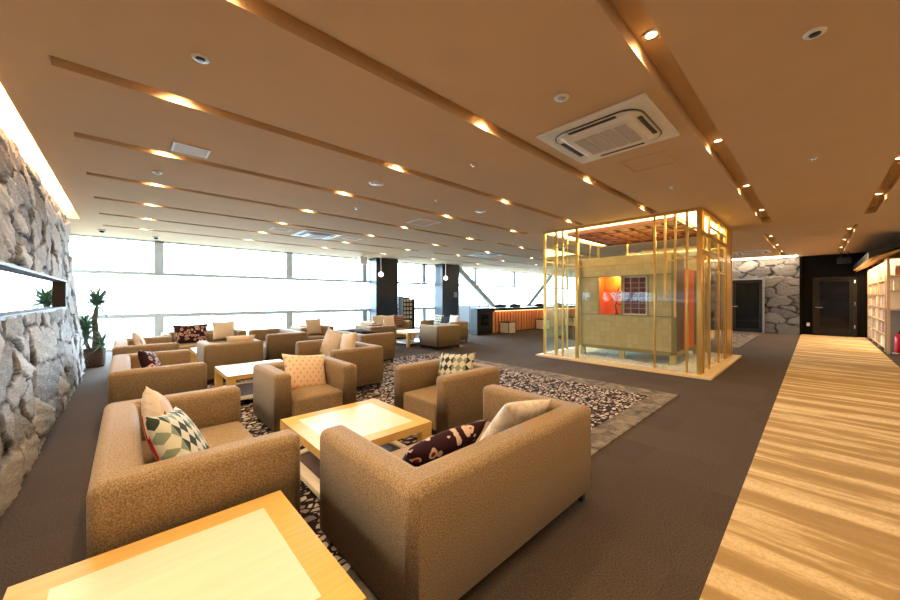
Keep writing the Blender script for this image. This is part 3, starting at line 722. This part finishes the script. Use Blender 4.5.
vent(4.18, 4.68, 5.24, 5.78, 'white-framed square access panel in the ceiling above the middle sofas', False)
vent(4.11, 4.58, 1.10, 1.55, 'ceiling-coloured access panel beside the big air conditioner', False, False)
vent(2.35, 2.75, 8.1, 8.5, 'white-framed access panel left of the far left air conditioner', False)
vent(4.1, 4.5, 8.1, 8.5, 'white-framed access panel right of the far left air conditioner', False)
vent(11.6, 12.4, -0.25, 0.25, 'ceiling-coloured access panel before the black wall', False, False)
for x, y, lab in ((-0.40, 11.1, 'white dome camera on the ceiling by the left end of the windows'), (0.55, 11.4, 'white dome camera above the first window post')):
    o = empty('dome_camera', (x, y, CEIL)); tag(o, lab, 'camera')
    lathe('housing', [(0.06, -.03), (0.07, -.0005)], M['white'], o, 16); lathe('dome', [(0.01, -.075), (0.035, -.065), (0.048, -.045), (0.05, -.03)], M['darkglass'], o, 16)
o = empty('hanging_speaker', (6.15, 11.1, CEIL)); tag(o, 'white box speaker hanging from the ceiling left of the first black column', 'speaker')
box('cabinet', (-.14, -.10, -.34), (.14, .10, -.08), M['white'], o, .012); box('bracket', (-.02, -.02, -.08), (.02, .02, 0), M['white'], o)
def pendant(x, y, lab):
    o = empty('pendant_lamp', (x, y, CEIL)); tag(o, lab, 'pendant lamp')
    lathe('canopy', [(0.05, -.02), (0.05, -.0005)], M['white'], o, 16)
    bm = bmesh.new(); tube(bm, [(0, 0, -.02), (0, 0, -.58)], .012); from_bm('rod', bm, M['white'], o)
    lathe('globe', [(0.09*math.sin(math.pi*k/10)+.001, -.665-.09*math.cos(math.pi*k/10)) for k in range(11)], M['globe'], o, 20)
pendant(6.97, 11.2, 'white globe pendant lamp in front of the left black column')
pendant(10.35, 11.3, 'white globe pendant lamp in front of the right black column')

# ------------------------------------------------------------ yucca
pot = empty('potted_yucca', (-0.45, 9.72, 0)); tag(pot, 'tall yucca in a woven dark basket at the end of the left stone wall', 'plant')
lathe('basket', [(0.135, 0), (0.15, 0.05), (0.165, 0.36), (0.155, 0.36), (0.145, 0.30)], M['basket'], pot, 28)
lathe('soil', [(0.145, 0.295), (0.145, 0.31)], M['soil'], pot, 24)
bm = bmesh.new(); tube(bm, [(0, 0, 0.28), (0.02, 0, 0.6), (0.0, 0.01, 0.95), (0.03, 0, 1.17)], [0.055, 0.048, 0.042, 0.035], 10); from_bm('trunk', bm, M['trunk'], pot, True)
bm = bmesh.new(); tube(bm, [(-0.06, 0.02, 0.28), (-0.12, 0.02, 0.5), (-0.13, 0.03, 0.68)], [0.035, 0.03, 0.026], 8); from_bm('trunk', bm, M['trunk'], pot, True)
def crown(c, n, ln, seed):
    rng = random.Random(seed); bm = bmesh.new()
    for i in range(n):
        az = rng.uniform(0, 2*math.pi); el = rng.uniform(-0.35, 1.4); L = ln*rng.uniform(.7, 1.1); wd = 0.022
        h = Vector((math.cos(az), math.sin(az), 0)); s = Vector((-h.y, h.x, 0)); P = []
        p = Vector(c)+Vector((0, 0, rng.uniform(-.06, .05))); e = el
        for k in range(6):
            P.append((p.copy(), wd*(1-(k/5)**1.6)*(0.6 if k == 0 else 1)+.0015)); p = p+(h*math.cos(e)+Vector((0, 0, math.sin(e))))*L/5; e -= 0.14
        for (a, wa), (b, wb) in zip(P, P[1:]):
            mid = (0, 0, .004)
            va, vb, vc, vd = [bm.verts.new(q) for q in (a-s*wa, a+s*wa, b+s*wb, b-s*wb)]
            bm.faces.new((va, vb, vc, vd))
    me = bpy.data.meshes.new('foliage'); bm.to_mesh(me); bm.free(); o = link('foliage', me, M['leaf'], pot)
    md = o.modifiers.new('s', 'SOLIDIFY'); md.thickness = 0.003
    return o
crown((0.03, 0, 1.24), 120, 0.46, 1); crown((-0.13, 0.03, 0.76), 90, 0.36, 2); crown((-0.11, 0.03, 0.56), 50, 0.28, 5); crown((0.10, -0.03, 0.42), 40, 0.28, 3)

# ------------------------------------------------------------ rack, bar, stools
r = empty('leaflet_rack', (7.92, 10.9, 0)); tag(r, 'black upright rack with pale leaflets beside the left black column', 'rack')
boxes('rack_frame', [((-.28, -.16, 0), (-.24, .16, 1.42)), ((.24, -.16, 0), (.28, .16, 1.32)), ((-.24, .13, 0), (.24, .16, 1.38)), ((-.24, -.16, 0), (.24, .13, .5))], M['black'], r)
for k in range(5):
    z = .55+k*.16
    box('shelf', (-.24, -.15, z), (.24, .13, z+.015), M['black'], r)
for k in range(5):
    for j in range(3):
        tag(box('leaflet', (7.92-.21+j*.15, 10.80, .566+k*.16), (7.92-.10+j*.15, 10.81, .566+k*.16+.11), M['cream']), 'pale leaflet in the %s row of the black rack, %s' % (('bottom', 'second', 'middle', 'fourth', 'top')[k], ('left', 'centre', 'right')[j]), 'leaflet', 'leaflets on the black rack')
bar = empty('bar_counter', (10.11, 8.4, 0)); tag(bar, 'long bar counter with orange-lit vertical timber slats and black top', 'bar counter')
box('body', (0, .06, 0), (8.6, .62, .95), M['black'], bar)
box('countertop', (-.05, -.12, .86), (8.65, .68, .97), M['black'], bar, .006)
L = 8.6; nsl = 46
boxes('slats', [((k*L/nsl, 0.0, .03), (k*L/nsl+L/nsl*.64, .06, .82)) for k in range(nsl)], M['barslat'], bar)
boxes('slat_backing', [((0, .045, .03), (L, .06, .86))], plain('bar_back', (0.14, 0.05, 0.02), 0.6), bar)
box('light_strip', (0.05, -.09, .848), (8.5, -.05, .858), M['bar_light'], bar)
e = empty('bar_end_cabinet', (9.18, 8.35, 0)); tag(e, 'black glossy cabinet at the left end of the bar', 'cabinet')
box('body', (0, 0, 0.05), (.87, .36, .98), M['black'], e, .01); box('plinth', (.03, .03, 0), (.84, .33, .05), M['black'], e)
box('panel', (.2, -.012, .35), (.6, 0, .75), M['darkglass'], e)
_m = Mat('pale_panel', 0.6, 0, (0.8, 0.9, 0.96)); _m.b.inputs['Transmission Weight'].default_value = 0.5; M['palepanel'] = _m.m
p = empty('low_partition', (9.9, 10.0, 0)); tag(p, 'low pale partition of flat panels behind the black bar cabinet', 'partition')
for k in range(3): box('panel', (k*.62, 0, .04), (k*.62+.60, .03, 1.05), M['palepanel'], p)
for k in range(4): box('post', (k*.62-.02, -.005, 0), (k*.62, .035, 1.08), M['black'], p)
for k, (x, y) in enumerate(((10.44, 7.9), (12.9, 7.9), (15.4, 7.9), (17.6, 7.9))):
    s = empty('cube_stool', (x, y, 0)); tag(s, 'cream cube stool with black frame, %s along the bar from the left' % ('first', 'second', 'third', 'fourth')[k], 'stool', 'cube stools along the bar')
    q = .44; t = .02
    Lf = [((a, b, 0), (a+t, b+t, q)) for a in (0, q-t) for b in (0, q-t)]
    Lf += [((t, b, z), (q-t, b+t, z+t)) for b in (0, q-t) for z in (0.01, q-t)] + [((a, t, z), (a+t, q-t, z+t)) for a in (0, q-t) for z in (0.01, q-t)]
    boxes('stool_frame', Lf, M['black'], s); box('cube_body', (.012, .012, .03), (q-.012, q-.012, q-.012), M['cream'], s); box('seat_top', (.01, .01, q-.012), (q-.01, q-.01, q+.012), M['black'], s)
for k, x in enumerate((11.0, 12.0, 13.9, 15.6)):
    o = empty('counter_caddy', (x, 8.75, .97)); tag(o, 'low dark caddy standing on the bar top, %s from the left' % ('first', 'second', 'third', 'fourth')[k], 'caddy', 'dark caddies on the bar')
    bm = bmesh.new(); add_prism(bm, [(-.22, 0), (.22, 0), (.26, .12), (.10, .08), (-.08, .14), (-.25, .07)], -.1, .1, lambda a, b, c: (a, c, b)); from_bm('tray', bm, M['black'], o)
    box('handle', (-.02, -.02, .1), (.02, .02, .16), M['black'], o)
tag(box('wall_display', (18.9, 11.2, 1.6), (20.4, 11.26, 2.3), M['black']), 'dark display panel seen through the left side of the glass case', 'display') if False else None

# ------------------------------------------------------------ glass case
CX0, CX1, CY0, CY1 = 7.2, 10.15, 1.37, 4.42
case = empty('glass_case', (CX0, CY0, 0)); tag(case, 'tall glass case with golden posts and rails around the gold-leaf hut', 'glass case')
def rel(*b): return [((a[0]-CX0, a[1]-CY0, a[2]), (c[0]-CX0, c[1]-CY0, c[2])) for a, c in b]
PO = 0.22
boxes('platform', rel(((CX0-PO, CY0-.18, 0), (CX1+.14, CY0+.05, .035)), ((CX0-PO, CY1-.05, 0), (CX1+.14, CY1+.09, .035)), ((CX0-PO, CY0+.05, 0), (CX0+.05, CY1-.05, .035)), ((CX1-.05, CY0+.05, 0), (CX1+.14, CY1-.05, .035))), M['platform'], case)
def post(x, y, z0=.035, z1=2.88, wx=.035, wy=.035): boxes('post', rel(((x-wx/2, y-wy/2, z0), (x+wx/2, y+wy/2, z1))), M['gold'], case)
t = .035
post(CX0, CY0+.02, wx=.07, wy=.07); post(CX0, CY1-.02, wx=.05, wy=.05); post(CX1, CY0, wx=.06, wy=.06); post(CX1, CY1, wx=.06, wy=.06)
for y in (1.57, 2.08): post(CX0, y)
post(CX0, 1.75, 1.0); post(CX0, 1.91, 1.35); post(CX0, 3.60, wx=.06, wy=.06); post(CX0, 3.94); post(CX0, 4.10, wx=.045, wy=.045)
post(CX0+.18, CY0); post(7.86, CY0, wx=.06); post(8.75, CY0)
post(9.42, CY0, wx=.05); boxes('side_panel', rel(((9.55, CY0-.02, .035), (10.10, CY0+.02, 2.88))), M['gold'], case)
for y in (1.8, 2.9, 3.6): post(CX1, y)
for x in (7.7, 8.3, 9.6): post(x, CY1)
def rail(a, c): boxes('rail', rel((a, c)), M['gold'], case)
h = .014
for z in (2.86,):
    rail((CX0-.03, CY0-.03, z), (CX1+.03, CY0+.03, z+.038)); rail((CX0-.03, CY1-.03, z), (CX1+.03, CY1+.03, z+.038))
    rail((CX0-.03, CY0+.03, z), (CX0+.03, CY1-.03, z+.038)); rail((CX1-.03, CY0+.03, z), (CX1+.03, CY1-.03, z+.038))
rail((CX0-h, CY0+.05, 2.23), (CX0+h, 2.30, 2.26)); rail((CX0-h, CY0+.05, 2.02), (CX0+h, CY1-.05, 2.035)); rail((CX0-h, CY0+.05, 2.55), (CX0+h, 1.75, 2.58))
rail((CX0-h, 3.60, 2.50), (CX0+h, CY1-.05, 2.53)); rail((CX0-h, 3.50, 2.25), (CX0+h, CY1-.05, 2.28)); rail((CX0-h, 3.94, 1.9), (CX0+h, CY1-.05, 1.92))
for z in (2.45, 2.12): rail((CX0+.05, CY0-h, z), (CX1-.03, CY0+h, z+.07))
rail((8.4, CY0-h, 1.85), (CX1-.03, CY0+h, 1.88)); rail((7.9, CY0-h, 2.66), (9.5, CY0+h, 2.69))
for z in (2.2, 2.5): rail((CX0+.05, CY1-h, z), (CX1-.03, CY1+h, z+.03)); rail((CX1-h, CY0+.05, z), (CX1+h, CY1-.05, z+.03))
for b in (((CX0+.02, CY0+.05, .07), (CX0+.028, CY1-.05, 2.6)), ((CX0+.05, CY0+.022, .07), (CX1-.05, CY0+.03, 2.6)), ((CX0+.05, CY1-.03, .07), (CX1-.05, CY1-.022, 2.6)), ((CX1-.03, CY0+.05, .07), (CX1-.022, CY1-.05, 2.6))):
    boxes('glass_panel', rel(b), M['caseglass'], case)
LB = .30
boxes('light_band', rel(((CX0+.08, CY0+.10, 2.865), (CX0+.22, CY1-.1, 2.885)), ((CX1-.1-LB, CY0+.1, 2.865), (CX1-.1, CY1-.1, 2.885)), ((CX0+.24, CY0+.1, 2.865), (CX1-.1-LB, CY0+.1+LB, 2.885)), ((CX0+.24, CY1-.1-LB, 2.865), (CX1-.1-LB, CY1-.1, 2.885))), M['case_light'], case)
ax0, ax1, ay0, ay1 = CX0+.30, CX1-.42, CY0+.45, CY1-.45
sl = [((ax0, ay0, 2.845), (ax1, ay1, 2.86))]
canopy = boxes('canopy_panel', rel(*sl), M['redwood'], case)
L_ = [((ax0, ay0+k*(ay1-ay0)/7-.02, 2.80), (ax1, ay0+k*(ay1-ay0)/7+.02, 2.845)) for k in range(8)]
boxes('canopy_beams', rel(*L_), M['redwood'], case)
L_ = [((ax0+k*(ax1-ax0)/5-.025, ay0, 2.785), (ax0+k*(ax1-ax0)/5+.025, ay1, 2.80)) for k in range(6)]
boxes('canopy_beams', rel(*L_), M['redwood'], case)
for b in (((ax0, ay0-.03, 2.80), (ax1, ay0, 2.86)), ((ax0, ay1, 2.80), (ax1, ay1+.03, 2.86)), ((ax0-.03, ay0, 2.80), (ax0, ay1, 2.86)), ((ax1, ay0, 2.80), (ax1+.03, ay1, 2.86))):
    boxes('canopy_edge', rel(b), M['redwood'], case)
area('case_glow', ((CX0+CX1)/2, (CY0+CY1)/2, 2.64), (0, 0, 0), 2.0, 2.0, 62, (1.0, 0.76, 0.36)).parent = None  # unseen soft light added under the light bands to brighten the case interior
# pebble bed
def pebble_bed():
    bm = bmesh.new(); rng = random.Random(4)
    add_box(bm, (CX0+.06, CY0+.06, 0.0), (CX1-.06, CY1-.06, .045))
    for i in range(3600):
        if rng.random() < .75:
            x, y = (rng.uniform(CX0+.08, CX0+1.0), rng.uniform(CY0+.08, CY1-.08)) if rng.random() < .6 else (rng.uniform(CX0+.08, CX1-.08), rng.uniform(CY0+.08, CY0+.9))
        else: x, y = rng.uniform(CX0+.08, CX1-.08), rng.uniform(CY0+.08, CY1-.08)
        s = rng.uniform(.013, .026); a = rng.uniform(0, 3.14)
        c, d = math.cos(a)*s, math.sin(a)*s; z = .045+rng.uniform(0, .012)
        top = bm.verts.new((x, y, z+s*.7))
        ring = [bm.verts.new((x+c*math.cos(q)*1.3-d*math.sin(q), y+d*math.cos(q)*1.3+c*math.sin(q), z)) for q in [k*math.pi/2.5 for k in range(5)]]
        for k in range(5): bm.faces.new((ring[k], ring[(k+1) % 5], top))
    return from_bm('pebble_bed', bm, M['pebbles'])
tag(pebble_bed(), 'white pebbles covering the floor inside the glass case', 'pebbles', kind='stuff')

# gold hut
BX0, BX1, BY0, BY1 = 7.62, 9.55, 1.85, 3.76
hut = empty('gold_leaf_hut', (BX0, BY0, .07)); tag(hut, 'small raised hut of gold-leaf panels standing inside the glass case', 'hut')
def hb(*L): return [((a[0]-BX0, a[1]-BY0, a[2]-.07), (c[0]-BX0, c[1]-BY0, c[2]-.07)) for a, c in L]
def hp(name, mat, *L): return boxes(name, hb(*L), mat, hut)
WY0, WY1, WZ0, WZ1 = 2.34, 3.30, 1.0, 1.80
g = M['goldleaf']; th = .04
hp('lower_panel', g, ((BX0, BY0+.06, .30), (BX0+th, BY1-.06, WZ0-.02)))
hp('side_board', g, ((BX0, WY1+.03, WZ0), (BX0+th, BY1-.06, WZ1)))
hp('side_board', g, ((BX0, BY0+.06, WZ0), (BX0+th, WY0-.03, WZ1)))
hp('upper_panel', g, ((BX0, BY0+.06, WZ1+.02), (BX0+th, BY1-.06, 2.20)))
hp('back_panel', g, ((BX1-th, BY0+.06, .30), (BX1, BY1-.06, 2.20)))
hp('end_panel', g, ((BX0+.06, BY1-th, .30), (BX1-.06, BY1, 2.20)))
hp('floor_panel', g, ((BX0+.04, BY0+.04, .26), (BX1-.04, BY1-.04, .30)))
hp('roof_panel', g, ((BX0-.0, BY0-.0, 2.20), (BX1+.0, BY1+.0, 2.23)))
fr = plain('aged_gold_frame', (0.34, 0.27, 0.11), 0.4, 0.4)
for x in (BX0-.01, BX1-.06):
    for y in (BY0-.005, BY1-.065): hp('corner_post', fr, ((x, y, .30), (x+.07, y+.07, 2.20)))
hp('frame_rail', fr, ((BX0-.012, BY0+.065, .24), (BX0+.05, BY1-.065, .31)))
hp('frame_rail', fr, ((BX0-.012, BY0+.065, WZ0-.022), (BX0+.03, BY1-.065, WZ0+.0)))
hp('frame_rail', fr, ((BX0-.012, BY0+.065, WZ1), (BX0+.03, BY1-.065, WZ1+.022)))
hp('frame_rail', fr, ((BX0+.06, BY0-.012, .24), (BX1-.06, BY0+.05, .31)))
for y in (BY0+.02, (BY0+BY1)/2, BY1-.10):
    for x in (BX0+.01, BX1-.09): hp('leg', g, ((x, y-.02, .07), (x+.08, y+.08, .26)))
# window opening
hp('window_frame', fr, ((BX0-.015, WY0-.03, WZ0), (BX0+.05, WY0, WZ1)), ((BX0-.015, WY1, WZ0), (BX0+.05, WY1+.03, WZ1)), ((BX0-.01, (WY0+WY1)/2-.01, WZ0), (BX0+.05, (WY0+WY1)/2+.02, WZ1)))
wf = hp('lattice_panel', M['maroon'], ((BX0+.03, WY0, WZ0), (BX0+.05, (WY0+WY1)/2-.01, WZ1)))
lat = []
ym = (WY0+WY1)/2-.01
lat += [((BX0+.015, WY0, z), (BX0+.03, ym, z+.03)) for z in (WZ0, WZ1-.03)] + [((BX0+.015, y, WZ0), (BX0+.03, y+.03, WZ1)) for y in (WY0, ym-.03)]
boxes('lattice', hb(*lat), M['cream'], wf)
lat = [((BX0+.018, WY0+.03, WZ0+.03+k*.105), (BX0+.03, ym-.03, WZ0+.036+k*.105)) for k in range(1, 7)] + [((BX0+.018, WY0+k*(ym-WY0)/3-.003, WZ0+.03), (BX0+.03, WY0+k*(ym-WY0)/3+.003, WZ1-.03)) for k in (1, 2)]
boxes('lattice_bars', hb(*lat), M['cream'], wf)
hp('orange_wall', M['orange'], ((BX0+.40, BY0+.10, .95), (BX0+.42, BY1-.06, WZ1+.1)))
hp('orange_wall', M['orange'], ((BX0+.06, WY1+.05, .95), (BX0+.40, WY1+.07, WZ1+.1)))
hp('orange_floor', M['orange'], ((BX0+.05, BY0+.10, .96), (BX0+.40, WY1+.05, .98)))
a2 = bpy.data.lights.new('hut_lamp', 'POINT'); a2.energy = 7; a2.color = (1, .75, .45); a2.shadow_soft_size = .05
ao = bpy.data.objects.new('hut_lamp', a2); COL.objects.link(ao); ao.location = (BX0+.2, 3.0, 1.78)
# black branch ornament
br = empty('branch_ornament', (BX0+.25, 3.02, .98)); tag(br, 'small black branch ornament in the orange opening of the hut', 'ornament')
bm = bmesh.new(); tube(bm, [(0, 0, .03), (.0, .03, .2), (0, -.02, .38), (0, .05, .55)], [.016, .014, .01, .005], 6); from_bm('stem', bm, M['black'], br)
bm = bmesh.new()
for p0, p1 in (((0, 0, .38), (0, .14, .50)), ((0, 0, .42), (0, -.12, .52)), ((0, .02, .25), (0, -.16, .18)), ((0, .02, .3), (0, .12, .36)), ((0, 0, .45), (0, -.06, .62)), ((0, -.05, .4), (0, -.16, .40))):
    tube(bm, [p0, ((p0[0]+p1[0])/2, (p0[1]+p1[1])/2, (p0[2]+p1[2])/2+.015), p1], [.010, .014, .006], 6)
from_bm('twigs', bm, M['black'], br)
lathe('base', [(.05, 0), (.06, .01), (.03, .04)], M['black'], br, 14)
# right side of the hut: open doorway with orange door
hp('side_panel', M['walnut'], ((BX0+.06, BY0, .31), (BX0+.62, BY0+th, 2.2)))
hp('sliding_door', M['orange'], ((BX0+.62, BY0-.005, .31), (BX0+1.42, BY0+.03, 1.95)))
hp('door_lintel', g, ((BX0+.62, BY0, 1.95), (BX1-.06, BY0+th, 2.2)))
hp('side_panel', M['walnut'], ((BX0+1.42, BY0, .31), (BX1-.06, BY0+th, 1.95)))

# ------------------------------------------------------------ book house on the right
SX0, SX1, SY, SB = 13.4, 18.1, -1.15, -1.31
bh = empty('bookshelf', (SX0, SY, 0)); tag(bh, 'tall timber bookshelf built like a small house with black pitched roof', 'bookshelf')
def sb(name, mat, *L): return boxes(name, [((a[0]-SX0, a[1]-SY, a[2]), (c[0]-SX0, c[1]-SY, c[2])) for a, c in L], mat, bh)
sw = M['shelfwood']
sb('back_panel', M['maple_pale'], ((SX0+.43, SB-.03, .06), (SX1, SB, 2.3)))
sb('front_post', sw, ((SX0, SY-.05, 0), (SX0+.05, SY, 2.32)))
ups = [SX0+.43, 15.2, 16.7, SX1-.05]
for x in ups: sb('upright', sw, ((x, SB, .0), (x+.05, SY, 2.32)))
zsh = [.08, .42, .76, 1.10, 1.44, 1.78, 2.25]
for z in zsh: sb('shelf', sw, ((SX0+.43, SB, z), (SX1-.05, SY-.01, z+.03)))
sb('light_strip', M['shelf_light'], ((SX0+.1, SY-.06, 2.22), (SX1-.1, SY-.03, 2.245)))
# end bay facing the camera
EY = -2.35
sb('upright', sw, ((SX0, EY-.05, 0), (SX0+.05, EY, 2.9)))
sb('end_board', M['maple_pale'], ((SX0+.402, EY, 1.09), (SX0+.428, SY-.02, 2.3)))
for z in (1.05, 1.50, 1.86, 2.28): sb('end_shelf', sw, ((SX0, EY, z), (SX0+.40, SY-.05, z+.035)))
sb('alcove_panel', M['greypanel'], ((SX0+.40, EY, 0), (SX0+.428, SY-.02, 1.05)))
sb('end_light', M['shelf_light'], ((SX0+.05, EY+.03, 2.255), (SX0+.08, SY-.06, 2.27)))
bm = bmesh.new()
def gable(bm, y0, z0, y1, z1, th, x0, x1):
    add_prism(bm, [(y0, z0), (y1, z1), (y1, z1+th), (y0, z0+th)], x0, x1, lambda a, b, c: (c, a, b))
bm = bmesh.new(); gable(bm, .30, 2.28, -1.2, 3.08, .03, -.30, SX1-SX0+.05)
for v in bm.verts: v.co.z = min(v.co.z, 2.895)
from_bm('roof_soffit', bm, M['maple'], bh)
bm = bmesh.new(); gable(bm, .31, 2.315, -.72, 2.80, .14, -.40, SX1-SX0+.06)
for v in bm.verts: v.co.z = min(v.co.z, 2.898)
from_bm('roof', bm, M['black'], bh)
for k in range(8): 
    bm = bmesh.new(); gable(bm, .26, 2.23, -.8, 2.79, .05, k*.62, k*.62+.05); from_bm('rafter', bm, sw, bh)
l = bpy.data.lights.new('shelf_lamp', 'AREA'); l.shape = 'RECTANGLE'; l.size = 4.4; l.size_y = .05; l.energy = 46; l.color = (1, .74, .42)
o = bpy.data.objects.new('shelf_lamp', l); COL.objects.link(o); o.location = ((SX0+SX1)/2, SY+.12, 2.2); o.rotation_euler = (R(-25), 0, 0)
ORD = ['first', 'second', 'third', 'fourth', 'fifth', 'sixth', 'seventh', 'eighth', 'ninth', 'tenth', 'eleventh', 'twelfth', 'thirteenth', 'fourteenth', 'fifteenth', 'sixteenth', 'seventeenth', 'eighteenth', 'nineteenth', 'twentieth']
bcols = [plain('book_%d' % i, c, .6) for i, c in enumerate([(0.75, 0.66, 0.50), (0.55, 0.42, 0.28), (0.80, 0.74, 0.62), (0.35, 0.22, 0.14), (0.62, 0.50, 0.36), (0.50, 0.16, 0.08), (0.25, 0.25, 0.24)])]
rng = random.Random(3)
shelfname = ['bottom', 'second lowest', 'third lowest', 'third highest', 'second highest', 'top']
for zi, z in enumerate(zsh[:-1]):
    for bi, bay in enumerate(('nearest', 'middle', 'farthest')):
        x = ups[bi]+.09
        for k in range(9):
            tk = rng.uniform(.05, .11); hh = rng.uniform(.20, .28)
            if x+tk > ups[bi+1]-.03: break
            o = box('book', (0, 0, 0), (tk, .13, hh), bcols[rng.randrange(len(bcols))]); o.location = (x, SY-.15, z+.03)
            tag(o, '%s book from the near end, %s shelf, %s bookshelf bay' % (ORD[k], shelfname[zi], bay), 'book', 'books on the %s shelf, %s bay' % (shelfname[zi], bay))
            x += tk+rng.choice((.004, .004, .08))
for z, nm in ((1.535, 'lower'), (1.895, 'upper')):
    y = EY+.04; k = 0
    while y < SY-.13:
        tk = rng.uniform(.04, .08); hh = rng.uniform(.20, .27)
        o = box('book', (0, 0, 0), (.2, tk, hh), bcols[rng.randrange(len(bcols))]); o.location = (SX0+.06, y, z)
        k += 1; tag(o, '%s book from the right in the %s row of the end shelf facing the camera' % (ORD[k-1], nm), 'book', 'books of the %s row on the end shelf' % nm)
        y += tk+rng.choice((.003, .003, .05))
fx = empty('fire_extinguisher', (13.62, -1.36, 0)); tag(fx, 'red fire extinguisher on the floor at the right edge below the shelves', 'fire extinguisher')
lathe('cylinder', [(.075, .03), (.082, .06), (.082, .40), (.06, .46), (.03, .49)], M['red'], fx, 20)
lathe('stand', [(.12, 0), (.12, .015), (.085, .03)], M['steel'], fx, 20)
boxes('valve', [((-.02, -.02, .49), (.02, .02, .53)), ((-.09, -.012, .53), (.04, .012, .55)), ((-.09, -.012, .56), (.02, .012, .575))], M['black'], fx)
bm = bmesh.new(); tube(bm, [(.02, 0, .51), (.10, .03, .45), (.11, .04, .25), (.095, .03, .12)], .011); from_bm('hose', bm, M['black'], fx, True)
